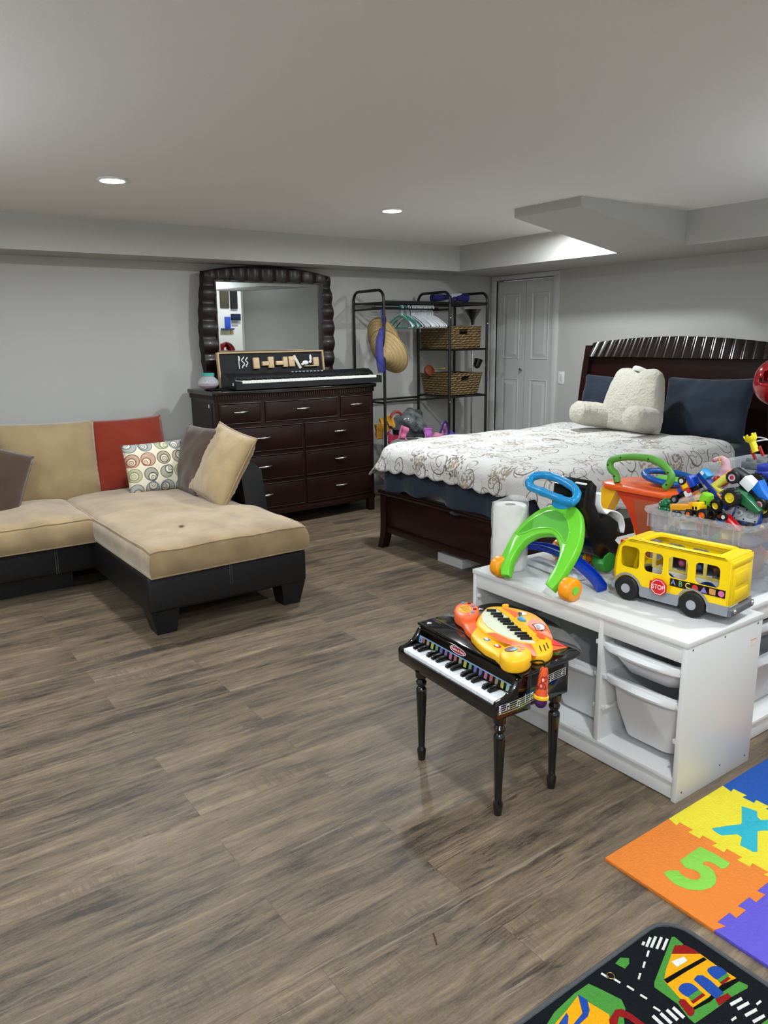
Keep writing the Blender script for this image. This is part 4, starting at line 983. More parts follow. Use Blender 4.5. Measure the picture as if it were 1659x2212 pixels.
flap('mauve_slipper', 'mauve rounded paddle standing in the heap by the quilt', M('mauve_felt', '#b464b4', .6), (4.30, 5.35, .56), .11, .13, (.1, 0, .2), .03, 7, 'fabric toy')
flap('purple_wing', 'purple and pink pointed fairy wing at the right of the heap', M('pinkish', '#b57fae', .7), (4.50, 5.38, .58), .14, .14, (0, .25, .1), .03, 8, 'costume wing', tip=True)
o = MB().tube(catmull([(4.38, 5.36, .60), (4.44, 5.36, .62), (4.50, 5.36, .73), (4.53, 5.36, .72), (4.57, 5.36, .62), (4.60, 5.36, .58)], 5), .010, 6).build('wing_edge', M('violet', '#2f1f5e', .7)); tag(o, 'dark violet piping along the fairy wing', 'piping')
blob('violet_cloth', 'violet cloth at the right end of the heap', 'cloth', M('violet_cloth', '#4c3f8c', .85), (4.60, 5.37, .59), (.05, .05, .05), .4, 20)
blob('pink_pouch', 'pale pink pouch between mauve paddle and fairy wing', 'pouch', M('pale_pink', '#c07a93', .8), (4.41, 5.34, .60), (.06, .05, .045), .4, 20, seed=2)
blob('green_sack', 'pale green translucent sack below the plastic bag', 'sack', M('pale_green', '#8fa393', .6), (4.17, 5.34, .50), (.13, .11, .12), .3, 12, seed=3)
blob('beige_bundle', 'beige cloth bundle on the floor between dresser and bed', 'cloth', M('beige_cloth', '#b59a7c', .9), (3.95, 4.98, .21), (.12, .09, .21), .3, 8, seed=4)
blob('toy_bundle', 'dark bundle of toys holding up the heap behind the hamper', 'toy', M('dark_bundle', '#33333a', .9), (4.40, 5.55, .30), (.22, .2, .30), .25, 6, seed=5)

# ------------------------------------------------------------ white toy storage frames with bins
def storage(x0, y0, L, D_, label, rz=0, cols=(.66, .34), drops=True):
    """local frame: x depth (front at 0), y along, origin front right corner on the floor"""
    t = thing('toy_storage_unit', label, 'storage unit', (x0, y0, 0), rz)
    Hh = .56; th = .019
    MB().box((.001, 0, 0), (D_, th, Hh-.0185), .0015).build('side_panel', whitelam, t)
    MB().box((.001, L-th, 0), (D_, L, Hh-.0185), .0015).build('side_panel', whitelam, t)
    MB().box((-.002, -.002, Hh-.018), (D_+.002, L+.002, Hh), .0015).build('top_panel', whitelam, t)
    div = th + (L-3*th)*cols[1]/(cols[0]+cols[1])
    MB().box((.002, div, .078), (D_-.01, div+th, Hh-.02), .001).build('divider', whitelam, t)
    MB().box((.004, th, .485), (.02, div, Hh-.02), .001).build('front_rail', whitelam, t)
    MB().box((.004, div+th, .485), (.02, L-th, Hh-.02), .001).build('front_rail', whitelam, t)
    MB().box((.002, th, .065), (D_-.01, L-th, .080), .001).build('bottom_shelf', whitelam, t)
    MB().box((.008, th, .004), (.024, L-th, .064), .001).build('plinth', whitelam, t)
    MB().box((D_-.012, th, .08), (D_-.004, L-th, Hh-.02)).build('back_panel', M('back_panel', '#c8c6c0', .5), t)
    rl = M('runner_white', '#d6d6d4', .35)
    def runner(y, z, sg): MB().box((.015, y-(.012 if sg < 0 else 0), z-.006), (D_-.05, y+(0 if sg < 0 else .012), z+.003), .001).box((.008, y-(.014 if sg < 0 else 0), z-.004), (.022, y+(0 if sg < 0 else .014), z+.011), .001).build('runner', rl, t)
    for z in (.205, .325, .445):
        runner(th, z, 1); runner(div, z, -1); runner(div+th, z, 1); runner(L-th, z, -1)
    for (x, z) in ((.03, .53), (.21, .53), (D_-.03, .53), (.03, .03), (D_-.03, .03), (.25, .05)):
        MB().cyl((x, -.0006, z), (x, .001, z), .0035, n=10).build('screw', M('screw_dark', '#4a4a48', .4, metal=.6), t)
    return t, div
def bin_mb(L, D_, h_, rimw=.012, tap=.045):
    """open tray: local x depth, y width, z from 0 (bottom) to h (rim)"""
    mb = MB(); N = 6
    def ringp(i, z, rad_): return [(p[0], p[1], z) for p in rrect(i, i, D_-i, L-i, rad_, N)]
    def fr(i, z, rad_):   # front lip dips and curls forward
        out = []
        for p in rrect(i, i, D_-i, L-i, rad_, N):
            out.append((p[0], p[1], z))
        return out
    rings = [ringp(tap+.02, .0, .03), ringp(tap+.004, .008, .04), ringp(tap*.5, h_*.5, .035), ringp(.012, h_-.012, .03), ringp(.010, h_-.004, .03), ringp(-.004, h_-.004, .03), ringp(-.004, h_, .03), ringp(.012, h_, .03), ringp(tap*.5+.004, h_*.5, .031), ringp(tap+.008, .012, .036), ringp(tap+.022, .004, .028)]
    vs = sum(rings, []); n = len(rings[0]); fs = []
    for k in range(len(rings)-1):
        for j in range(n): fs.append([k*n+j, k*n+(j+1) % n, (k+1)*n+(j+1) % n, (k+1)*n+j])
    fs.append(list(range(n))); fs.append([(len(rings)-1)*n+j for j in range(n)][::-1]); mb.add(vs, fs)
    # front handle lip with a sag in the middle
    pts = [(-.004, L*k/12, h_-.006-.020*sin(pi*k/12)**.7*0) for k in range(13)]
    vs = []; fs = []
    for k in range(13):
        s_ = sin(pi*k/12)**.6; y = .004+(L-.008)*k/12; vs += [(.012, y, h_), (-.018*s_-.004, y, h_-.002), (-.026*s_-.004, y, h_-.016), (-.024*s_-.003, y, h_-.024)]
        if k: o = 4*(k-1); fs += [[o, o+4, o+5, o+1], [o+1, o+5, o+6, o+2], [o+2, o+6, o+7, o+3]]
    mb.add(vs, fs); return mb
binm = M('bin_white', '#d9dadb', .38, spec=.4); binc = M('bin_translucent', '#c9cccf', .35, alpha=.8)
s1, dv = storage(2.045, 1.256, .99, .44, 'white toy storage frame holding white bins, with the yellow bus on top', cols=(.66, .32))
MB().box((.375, -.0008, .455), (.405, -.0002, .475)).build('warning_sticker', M('sticker', '#e8dcd2', .5), s1, label='small paper sticker with an orange line')
MB().box((.372, -.0011, .476), (.408, -.0003, .478)).build('sticker_line', M('sticker_orange', '#d4845c', .5), s1)
def put_bin(label, x, y, z, L, h_, mat=binm, rz=0, D_=.40):
    t = bin_mb(L, D_, h_).build('storage_bin', mat); t.location = (x, y, z); t.rotation_euler = (0, 0, rz)
    return tag(t, label, 'storage bin', 'white plastic bins in the storage frames' if 0 else None)
wR = dv-.019
put_bin('shallow white bin, upper one in the right-hand column of the centre storage frame', 2.058, 1.256+.021, .349, wR-.004, .108)
put_bin('deep white bin, lower one in the right-hand column of the centre storage frame', 2.070, 1.256+.021, .105, wR-.004, .232)
put_bin('deep white bin standing in the wide left column behind the toy piano', 2.10, 1.256+dv+.022, .085, .30, .235)
put_bin('deep white bin in the wide left column next to the outer left side', 2.10, 1.256+dv+.327, .085, .27, .235)
s2, dv2 = storage(2.492, 1.312, .99, .44, 'white storage frame at the right edge, its openings facing the foam mats', rz=pi/2, cols=(.5, .5))
s2.location = (2.492+.99, 1.318, 0)
put_bin('translucent upper bin in the second storage frame at the right edge', 2.492+.50, 1.335, .36, .43, .10, binc, pi/2, .38)
put_bin('translucent deep bin in the second storage frame at the right edge', 2.492+.50, 1.345, .085, .43, .23, binc, pi/2, .38)
s3, _ = storage(2.492, 2.205, .99, .44, 'white storage frame carrying the orange toy walker, back to back with another', rz=-pi/2, cols=(.5, .5))

# ------------------------------------------------------------ paper towel roll in plastic wrap
t = thing('paper_towel_roll', 'wrapped white paper towel roll standing at the far end of the centre storage frame', 'paper roll', (2.17, 2.165, .56))
pr = MB(); prof = [(.022, .006), (.066, .004), (.068, .01), (.068, .262), (.064, .270), (.022, .270)]
pr.lathe(prof, n=40, cap=False); pr.build('roll', M('tissue', '#e4e2de', .9, bump=.15, bs=60), t)
MB().lathe([(.0225, .004), (.0225, .269), (.020, .269), (.020, .004)], cap=False).build('core', M('cardboard', '#9a8467', .8), t)
wm = MB()
def wr(a, b):
    th = 2*pi*a; r_ = .074 + .004*noise.noise(Vector((cos(th)*4, sin(th)*4, b*5)))+.003*noise.noise(Vector((cos(th)*11, sin(th)*11, b*9))); z = -.0+.285*b+(.012*sin(2*th+1) if b > .98 else 0)
    return (r_*cos(th), r_*sin(th), max(0, z))
wm.grid(wr, 44, 26, cu=True); wm.build('wrapper', M('wrap_film', '#eef2f2', .25, alpha=.34, spec=.8), t, smooth=80)

# ------------------------------------------------------------ green push walker (arched green frame, blue handle)
t = thing('push_walker', 'green arched baby push walker with blue loop handle and orange wheels at the table edge', 'toy walker', (2.24, 1.95, .56)); WO = Vector((2.24, 1.95, .56)); WT = Tr(*(-WO))
P0 = Vector((2.045, 1.92, .600)); Nn = Vector((-.24, 0, .20)).normalized()  # plane leaning backwards
e1 = Vector((0, -1, 0)); e2 = Nn.cross(e1).normalized()
if e2.z < 0: e2 = -e2
def pl2(px, py): p = onp(px, py, P0, Nn) - P0; return (p.dot(e1), p.dot(e2))
outer = [(1086, 1246), (1084, 1218), (1100, 1180), (1122, 1145), (1150, 1118), (1180, 1100), (1212, 1093), (1240, 1096), (1256, 1110), (1260, 1140), (1256, 1175), (1244, 1205), (1228, 1232), (1210, 1262), (1196, 1278)]
inner = [(1182, 1266), (1192, 1246), (1206, 1222), (1213, 1196), (1210, 1176), (1200, 1160), (1184, 1157), (1160, 1160), (1136, 1174), (1118, 1196), (1106, 1222), (1102, 1246)]
o2 = [pl2(*p) for p in outer]; i2 = [pl2(*p) for p in inner]
poly = [tuple(v[:2]) for v in catmull([(a, b, 0) for a, b in o2], 3)] + [tuple(v[:2]) for v in catmull([(a, b, 0) for a, b in i2], 3)]
PM = Matrix((e1, e2, e1.cross(e2))).transposed().to_4x4(); PM.translation = P0
sgnn = 1 if e1.cross(e2).dot(Nn) > 0 else -1
rec = [pl2(*p) for p in ((1122, 1158), (1140, 1138), (1165, 1120), (1190, 1110), (1212, 1110), (1228, 1124), (1235, 1148), (1232, 1170), (1224, 1178), (1216, 1162), (1200, 1148), (1182, 1146), (1160, 1148), (1138, 1156))]
recs = [tuple(v[:2]) for v in catmull([(a, b, 0) for a, b in rec], 3, True)]
am = MB(WT @ PM); am.prism(poly, -.018, .018, bev=.006, holes=None); am.build('arch_frame', M('apple_green', '#6ccc34', .22), t, smooth=50)
rm = MB(WT @ PM); zz = .0185*sgnn
rim_ = [Vector((a, b, zz)) for a, b in recs]; rm.tube(rim_, .004, 8, closed=True); rm.build('panel_rim', M('apple_green'), t)
MB(WT @ PM).prism(recs, zz-.0005, zz+.0006).build('recessed_panel', M('apple_green_deep', '#52b02c', .3), t)
def wheel(parent, c, ax, r_, w_, mat, hub, hubr=.35, tread=False):
    m = Vector(ax).to_track_quat('Z', 'Y').to_matrix().to_4x4(); m.translation = c
    p = [(.001, -w_/2), (r_*.82, -w_/2), (r_*.95, -w_/2+w_*.08), (r_, -w_*.3), (r_, w_*.3), (r_*.95, w_/2-w_*.08), (r_*.82, w_/2), (.001, w_/2)]
    w1 = MB().lathe(p, T=m, n=28).build('wheel', mat, parent); h1 = MB().lathe([(.001, -w_/2-.003), (r_*hubr, -w_/2-.003), (r_*hubr*1.05, -w_/2), (r_*hubr*1.05, w_/2), (r_*hubr, w_/2+.003), (.001, w_/2+.003)], T=m, n=18).build('hub', hub, w1); return w1
orw = M('walker_orange', '#ee9a12', .3)
for wy in (2.10, 1.745): wheel(t, Vector((2.060, wy, .603))-WO, (0, 1, 0), .043, .05, orw, M('apple_green'))
MB(WT).cyl((2.06, 2.07, .603), (2.06, 2.04, .605), .016).build('axle_boss', M('apple_green'), t); MB(WT).cyl((2.06, 1.775, .603), (2.06, 1.80, .605), .014).build('axle_boss', M('apple_green'), t)
# blue handle ring on a neck
hr = [(1143, 1042), (1152, 1030), (1175, 1026), (1205, 1034), (1235, 1050), (1246, 1066), (1240, 1082), (1222, 1082), (1196, 1072), (1165, 1060), (1147, 1052)]
HN = Vector((-.55, .0, .84)).normalized(); HP = Vector((2.24, 1.92, .955))
ring = [onp(x, y, HP, HN)-WO for x, y in hr]; ring = catmull(ring, 4, True)
MB().tube(ring, [.0155+.0022*(i % 5 == 0) for i in range(len(ring))], 12, closed=True).build('handle_ring', sky, t)
nkp = [pl2(*p) for p in ((1186, 1066), (1215, 1076), (1244, 1070), (1250, 1084), (1243, 1098), (1224, 1106), (1204, 1103), (1196, 1094), (1200, 1086))]
MB(WT @ PM).prism([tuple(v[:2]) for v in catmull([(a, b, 0) for a, b in nkp], 3, True)], -.022, .022, bev=.007).build('handle_neck', sky, t, smooth=50)
# black and white activity board on the back side, leaning down to the rear axle
bb_ = MB(WT)
def sidep(pts): return [(p[0], p[1]) for p in pts]
sil = [(2.26, .93), (2.30, .955), (2.33, .93), (2.325, .86), (2.36, .80), (2.42, .80), (2.47, .77), (2.49, .72), (2.46, .695), (2.50, .66), (2.52, .62), (2.44, .615), (2.38, .63), (2.33, .66), (2.28, .75), (2.25, .85)]
MX = Matrix(((1, 0, 0, 0), (0, 0, -1, 0), (0, 1, 0, 0), (0, 0, 0, 1)))
bb_.prism(sil, -2.02, -1.86, T=MX, bev=.008); bb_.build('activity_board', blk, t)
wb = MB(WT); wsil = catmull([(2.335, 0, .90), (2.34, 0, .85), (2.375, 0, .812), (2.40, 0, .818), (2.44, 0, .808), (2.475, 0, .785), (2.494, 0, .745), (2.49, 0, .715)], 5)
vs = []; fs = []
for i, p in enumerate(wsil):
    vs += [(p.x+.004, 1.852, p.z+.006), (p.x+.004, 2.028, p.z+.006)]
    if i: fs.append([2*i-2, 2*i-1, 2*i+1, 2*i])
wb.add(vs, fs); wb.build('white_band', wht, t, solid=.006)
MB(WT).box((2.275, 1.87, .925), (2.30, 1.93, .945), .005).build('white_block', wht, t)
wheel(t, Vector((2.44, 2.13, .603))-WO, (0, 1, 0), .043, .04, orw, M('apple_green'))
wheel(t, Vector((2.44, 1.80, .603))-WO, (0, 1, 0), .043, .04, orw, M('apple_green'))
# caterpillar push toy lying in front of the bus
t = thing('rolling_toy', 'small rolling toy of blue, orange smiling and green segments behind the bus front', 'toy', (2.44, 1.93, .56))
MB().lathe([(.001, -.02), (.03, -.02), (.038, -.012), (.038, .012), (.03, .02), (.001, .02)], T=Tr(.0, .075, .038) @ Rx(pi/2), n=24).build('blue_wheel', M('teal_blue', '#0d5f8f', .3), t)
MB().lathe([(.001, -.008), (.03, -.008), (.03, .008), (.001, .008)], T=Tr(.0, .045, .040) @ Rx(pi/2), n=24).build('yellow_ring', yel, t)
f_ = MB().lathe([(.001, -.012), (.034, -.012), (.036, 0), (.034, .012), (.001, .012)], T=Tr(.0, .022, .042) @ Rx(pi/2), n=24).build('orange_face', M('deep_orange', '#d8641a', .35), t)
MB().tube([(-.037, .022+.016*cos(a_), .044-.016*sin(a_)) for a_ in [.3+.25*i for i in range(11)]], .0022, 6).build('smile', blk, f_)
MB().lathe([(.001, -.03), (.032, -.03), (.044, -.01), (.046, .02), (.04, .036), (.001, .036)], T=Tr(-.02, -.040, .050) @ Rx(pi/2), n=8).build('green_segment', M('leaf_green', '#2f8a2f', .35), t)
# blue curved ramp on a white cradle
t = thing('toy_ramp', 'curved blue plastic ramp between the paper roll and the bus', 'toy ramp', (2.24, 1.95, .56))
R0 = catmull([(2.315, 2.20, .625), (2.31, 2.10, .640), (2.295, 2.0, .642), (2.275, 1.90, .630), (2.25, 1.80, .605), (2.23, 1.735, .575)], 5)
mb = MB(Tr(-2.24, -1.95, -.56)); vs = []; fs = []
for i, p in enumerate(R0):
    for dx, dz in ((-.026, .012), (-.021, .012), (-.021, 0), (.021, 0), (.021, .012), (.026, .012), (.026, -.012), (-.026, -.012)): vs.append((p.x+dx, p.y, p.z+dz))
    if i:
        for k in range(8): fs.append([8*(i-1)+k, 8*(i-1)+(k+1) % 8, 8*i+(k+1) % 8, 8*i+k])
fs += [list(range(8)), [len(vs)-1-k for k in range(8)]]; mb.add(vs, fs); mb.build('ramp', M('royal_blue', '#123cae', .3), t, smooth=30)
mb = MB(Tr(-2.24, -1.95, -.56)); mb.prism([(2.26, 2.16), (2.34, 2.16), (2.33, 2.0), (2.29, 1.86), (2.24, 1.88), (2.24, 2.02)], .562, .585, bev=.006); mb.build('white_tray', wht, t)

# ------------------------------------------------------------ orange and yellow activity walker on the rear frame
t = thing('activity_walker', 'orange and yellow toy walker with green handle and blue steering wheel behind the bus', 'toy walker', (2.80, 1.99, .56)); AO = Tr(-2.80, -1.99, -.56)
ap = MB(AO); tp = [(2.70, 1.82), (2.72, 1.775), (2.86, 1.78), (2.97, 1.83), (2.98, 2.09), (2.90, 2.15), (2.74, 2.165), (2.70, 2.12)]
ap.prism(tp, .835, .862, bev=.009).build('tray_top', M('tray_orange', '#ea5e1c', .28), t)
hp = [(1334, 1042), (1330, 1024), (1319, 1012), (1320, 996), (1338, 989), (1370, 987), (1405, 991), (1432, 1004), (1450, 1026), (1446, 1043), (1436, 1054)]
HPp = Vector((2.74, 2.0, .9)); hpn = Vector((1, 0, -.15)).normalized()
P_ = catmull([onp(x, y, HPp, hpn) for x, y in hp], 4); mbh = MB(AO).tube(P_, .0155, 12); mbh.build('grab_handle', M('handle_green', '#579c38', .4), t)
for k in (3, 10, 17, 24, 31, 37): q_ = P_[k]; MB(AO).ell((q_.x-.0145, q_.y, q_.z), (.003, .0045, .0045), 8).build('dimple', rubber, t)
legp = MB(AO)
def leg4(name, mat, a, b, wa, wb_, da=.03, db=.03, sub_=None):
    a = Vector(a); b = Vector(b); vs = []
    for p, w_, d_ in ((a, wa, da), ((a+b)/2+Vector((0, 0, -.01)), (wa+wb_)/2*.86, (da+db)/2), (b, wb_, db)):
        for dx, dy in ((-d_, -w_), (d_, -w_), (d_, w_), (-d_, w_)): vs.append((p.x+dx, p.y+dy, p.z))
    fs = [[0, 1, 2, 3], [11, 10, 9, 8]]
    for i in range(2):
        for k in range(4): fs.append([i*4+k, i*4+(k+1) % 4, i*4+4+(k+1) % 4, i*4+4+k])
    return MB(AO).add(vs, fs).build(name, mat, t, smooth=30)
leg4('leg', M('leg_yellow', '#f0b510', .3), (2.76, 2.115, .835), (2.70, 2.185, .565), .040, .020)
leg4('leg', M('leg_yellow'), (2.90, 2.10, .835), (3.05, 2.16, .565), .034, .020)
leg4('leg', M('leg_yellow'), (2.78, 1.80, .835), (2.735, 1.79, .565), .026, .024)
leg4('leg', M('leg_yellow'), (2.92, 1.84, .835), (3.05, 1.80, .565), .030, .020)
pm_ = MB(AO); pm_.add([(2.735, 2.085, .835), (2.735, 1.83, .835), (2.72, 1.835, .567), (2.72, 1.93, .567), (2.722, 1.955, .66), (2.728, 2.01, .76)], [[0, 1, 2, 3, 4, 5]]); pm_.build('front_panel', M('panel_orange_red', '#c93c12', .4), t, solid=.012, smooth=0)
MB(AO).add([(2.728, 1.985, .81), (2.728, 1.835, .81), (2.713, 1.838, .575), (2.713, 1.905, .575), (2.718, 1.95, .70)], [[0, 1, 2, 3, 4]]).build('inner_panel', M('panel_terracotta', '#a8502c', .5), t, solid=.004, smooth=0)
SWm = Tr(2.86-2.80, 1.90-1.99, .895-.56) @ Rx(.12)
MB().tube([(.10*cos(a_), .115*sin(a_), 0) for a_ in [i*pi/16 for i in range(32)]], .014, 10, closed=True, T=SWm).build('steering_wheel', M('wheel_blue', '#0c4f9c', .3), t)
MB().lathe([(.001, -.02), (.07, -.02), (.06, -.005), (.03, .0), (.001, .0)], T=SWm, n=20).build('wheel_hub', grn, t)

# ------------------------------------------------------------ yellow school bus
BM = Tr(2.326, 1.512, .56) @ Rz(rad(5.9)); bus = thingM('toy_bus', 'large yellow toy school bus with a red stop sign standing on the storage frame', 'toy bus', BM)
LF, LR, WD = .180, -.236, .083; zb, ztp = .058, .226
ym = M('bus_yellow', '#f3cf0e', .25); gm_ = M('bus_grey', '#868c92', .4)
XP = Matrix(((0, 0, 1, 0), (1, 0, 0, 0), (0, 1, 0, 0), (0, 0, 0, 1)))   # prism plane y,z -> extrude x
def bo(): # body side outline (y,z)
    return [(LR, .062), (LR, .212), (LR+.006, .222), (LR+.02, ztp), (LF-.055, ztp), (LF-.035, ztp-.005), (LF-.012, ztp-.028), (LF-.002, ztp-.075), (LF, .10), (LF-.004, .062)]
wins = [(.084, .156, .121, .200), (-.006, .066, .121, .196), (-.096, -.026, .121, .196), (-.206, -.122, .121, .196)]
for sg in (-1, 1):
    x0, x1 = (sg*WD, sg*(WD-.006)) if sg < 0 else (WD-.006, WD)
    mb = MB().prism(bo(), min(x0, x1), max(x0, x1), T=XP, holes=[rrect(a, c, b, d, .016, 4)[::-1] for a, b, c, d in wins]); mb.build('side_wall', ym, bus, smooth=30)
MB().box((-WD, LR-.004, .062), (WD, LR+.004, .222), .003).box((-WD+.02, LR-.007, .07), (WD-.02, LR-.003, .19), .002).box((-WD+.035, LR-.009, .13), (WD-.035, LR-.006, .175), .002).box((-WD+.035, LR-.009, .08), (WD-.035, LR-.006, .115), .002).box((-WD+.01, LR-.008, .198), (WD-.01, LR-.003, .214), .002).build('rear_wall', ym, bus)
fw = MB(); prf = [(LF-.035, ztp-.005), (LF-.012, ztp-.028), (LF-.002, ztp-.075), (LF, .10), (LF-.004, .062), (LF-.010, .062), (LF-.007, .10), (LF-.009, ztp-.075), (LF-.018, ztp-.031), (LF-.04, ztp-.012)]
fw.prism(prf, -WD, WD, T=XP).build('front_wall', ym, bus)
MB().box((-.05, LF-.006, .13), (.05, LF+.002, .185), .001).build('windscreen', M('bus_grey_dark', '#30343a', .2), bus)
rf = MB(); hole = rrect(-WD+.022, LR+.05, WD-.022, .085, .02, 4)
rf.prism(rrect(-WD, LR, WD, LF-.04, .012, 3), ztp-.008, ztp, holes=[hole[::-1]]); rf.build('roof', ym, bus, smooth=30)
MB().tube([(p[0], p[1], ztp) for p in rrect(-WD+.014, LR+.04, WD-.014, .095, .022, 4)], .006, 8, closed=True).build('roof_rail', ym, bus)
MB().box((-WD+.004, LR+.004, .058), (WD-.004, LF-.004, .066)).build('floor_pan', M('bus_grey_dark'), bus)
lowp = [(LR-.006, .036), (LR-.006, .066), (-.058+.0, .066)] 
def arcpts(yc, r_, z0, a0, a1, n=10): return [(yc+r_*cos(rad(a0+(a1-a0)*i/n)), z0+r_*sin(rad(a0+(a1-a0)*i/n))) for i in range(n+1)]
wc = (.124, -.122); wr_ = .046
sk = [(LR-.006, .034), (LR-.006, .068), (wc[1]-.058, .068)] + arcpts(wc[1], .056, .046, 157, 23) + [(wc[1]+.058, .064), (wc[0]-.058, .064)] + arcpts(wc[0], .056, .046, 157, 20) + [(LF+.002, .06), (LF+.002, .034), (wc[0]+.052, .034)] + arcpts(wc[0], .050, .046, -10, 190) + [(wc[0]-.053, .026), (wc[1]+.053, .026)] + arcpts(wc[1], .050, .046, -10, 190) + [(wc[1]-.053, .034)]
for sg in (-1, 1): MB().prism(sk, min(sg*(WD+.004), sg*(WD-.012)), max(sg*(WD+.004), sg*(WD-.012)), T=XP).build('skirt', gm_, bus, smooth=30)
MB().box((-WD-.002, LR-.018, .034), (WD+.002, LR, .058), .003).build('rear_bumper', M('bumper_grey', '#5d6266', .4), bus)
MB().box((-WD-.002, LF-.004, .034), (WD+.002, LF+.012, .056), .004).build('front_bumper', gm_, bus)
for x in (-.065, .065): MB().ell((x, LR-.02, .052), (.007, .006, .007), 10).build('tail_lamp', chrome, bus)
for sg in (-1, 1):
    for y in wc: wheel(bus, (sg*(WD-.006), y, wr_), (1, 0, 0), wr_, .034, rubber, M('hub_grey', '#9aa0a6', .35), .36)
for (x, y, s_) in ((-.05, .150, 1), (-.02, .125, 1), (.025, .120, 1)): MB().box((x-.022, y-.022, .0), (x+.02, y+.02, .013), .004, T=Tr(0, 0, ztp-.004) @ Rx(-.12)).build('roof_button', red, bus)
# stop sign
octo = lambda r_: [(r_*cos(rad(22.5+45*k)), r_*sin(rad(22.5+45*k))) for k in range(8)]
SS = Tr(-WD-.012, -.004, .082) @ Matrix(((0, 0, -1, 0), (-1, 0, 0, 0), (0, 1, 0, 0), (0, 0, 0, 1)))
sg_ = MB().prism(octo(.0315), 0, .006, T=SS, bev=.001).build('stop_sign', red, bus)
MB().prism(octo(.0275), .0062, .0066, T=SS, holes=[octo(.0255)[::-1]]).build('sign_border', wht, sg_)
tm = MB(); text_mb(tm, 'STOP', .0195, SS @ Tr(0, 0, .0066) @ Matrix.Diagonal((1.0, 1.15, 1, 1)), depth=.0003); tm.build('sign_text', wht, sg_, smooth=0)
MB().box((-WD-.010, .020, .066), (-WD, .034, .096), .002).build('sign_hinge', red, bus); MB().box((-WD-.006, .024, .096), (-WD, .034, .108), .002).build('sign_bracket', ym, bus)
# black alphabet strip
ST = Tr(-WD-.001, -.133, .1065) @ Matrix(((0, 0, -1, 0), (-1, 0, 0, 0), (0, 1, 0, 0), (0, 0, 0, 1)))
stp = MB().box((-.096, -.0135, -.0006), (.096, .0135, .0008), T=ST).build('alphabet_strip', blk, bus)
for ch, x, c_ in (('A', -.084, '#7f9ac8'), ('B', -.058, '#5fae7a'), ('C', -.032, '#e6dc6a')):
    tm = MB(); text_mb(tm, ch, .027, ST @ Tr(x, 0, .001), depth=.0003); tm.build('letter', M('strip_'+ch, c_, .4), stp, smooth=0)
def disc(mb, x, y, r_, T, z=.001, n=20): return mb.prism([(x+r_*cos(2*pi*k/n), y+r_*sin(2*pi*k/n)) for k in range(n)], z, z+.0005, T=T)
disc(MB(), -.006, -.001, .0105, ST).build('apple', M('apple_red', '#c8302c', .4), stp)
MB().prism([(.012, -.010), (.036, -.010), (.024, .010)], .001, .0015, T=ST).build('triangle', M('strip_violet', '#8a78c0', .4), stp)
MB().prism([(.043, -.010), (.064, -.010), (.064, .010), (.043, .010)], .001, .0015, T=ST).build('square', M('strip_orange', '#c98d4a', .4), stp)
disc(MB(), .083, 0, .0105, ST).build('circle', M('strip_pink', '#d0689c', .4), stp)
# smaller vehicle inside the bus
t = thingM('small_toy_bus', 'small white and yellow toy bus with blue fenders seen inside the big yellow bus', 'toy bus', BM @ Tr(.018, -.06, .067))
MB().box((-.035, -.13, .008), (.035, .13, .055), .006).build('lower_body', wht, t)
for y in (-.08, .07): 
    MB().prism(arcpts(y, .036, .012, 0, 180)+[(y-.036, .004), (y+.036, .004)], -.04, .04, T=XP).build('fender', M('fender_blue', '#153f8a', .3), t)
    wheel(t, (-.038, y, .018), (1, 0, 0), .018, .012, rubber, gry)
up = MB().prism([(-.13, .055), (.13, .055), (.13, .125), (-.13, .125)], -.035, -.031, T=XP, holes=[rrect(a, .063, a+.05, .112, .005)[::-1] for a in (-.12, -.058, .004, .066)])
up.build('window_frame', M('pale_yellow', '#e8dc78', .4), t, smooth=0); MB().box((-.035, -.13, .122), (.035, .13, .130), .003).build('roof', M('pale_yellow'), t)
for k, y in enumerate((-.095, -.033, .03, .09)): MB().ell((-.01, y, .088), (.016, .014, .016), 10).build('passenger', M('doll_%d' % (k % 3), ('#6b4a34', '#3a4f86', '#a04c78')[k % 3], .6), t)
MB().box((.02, -.12, .055), (.033, .12, .122)).build('dark_interior', M('bus_grey_dark'), t)

# ------------------------------------------------------------ clear bins with toy vehicles
def clearbin(label, x0, y0, x1, y1, z0, z1, mat):
    t = thing('clear_bin', label, 'plastic bin', ((x0+x1)/2, (y0+y1)/2, z0)); a = (x1-x0)/2; b = (y1-y0)/2; h_ = z1-z0
    def rg(i, z): return [(p[0], p[1], z) for p in rrect(-a+i, -b+i, a-i, b-i, .03, 5)]
    rings = [rg(.022, .004), rg(.018, .0), rg(.012, .01), rg(.004, h_*.72), rg(.0, h_*.73), rg(0, h_-.02), rg(-.012, h_-.02), rg(-.016, h_-.012), rg(-.014, h_), rg(-.004, h_)]
    inn = [rg(.003, h_-.008), rg(.0035, h_*.74), rg(.0075, h_*.71), rg(.016, .012), rg(.026, .006)]
    R_ = rings+inn; vs = sum(R_, []); n = len(R_[0]); fs = []
    for k in range(len(R_)-1):
        for j in range(n): fs.append([k*n+j, k*n+(j+1) % n, (k+1)*n+(j+1) % n, (k+1)*n+j])
    fs.append(list(range(n))); fs.append([(len(R_)-1)*n+j for j in range(n)][::-1]); MB().add(vs, fs).build('tub', mat, t)
    for y in [(-b+.03+(2*b-.06)*k/3) for k in range(4)]:
        for dy in (0, .022): MB().box((-a-.004, y+dy-.002, h_*.74), (-a+.002, y+dy+.002, h_-.014)).build('rib', mat, t)
    return t
cbm = M('clear_bin_plastic', '#c9cdd2', .2, alpha=.30, spec=.7)
clearbin('clear plastic bin heaped with toy trucks and cars on the second storage frame', 2.500, 1.345, 2.93, 1.755, .56, .845, cbm)
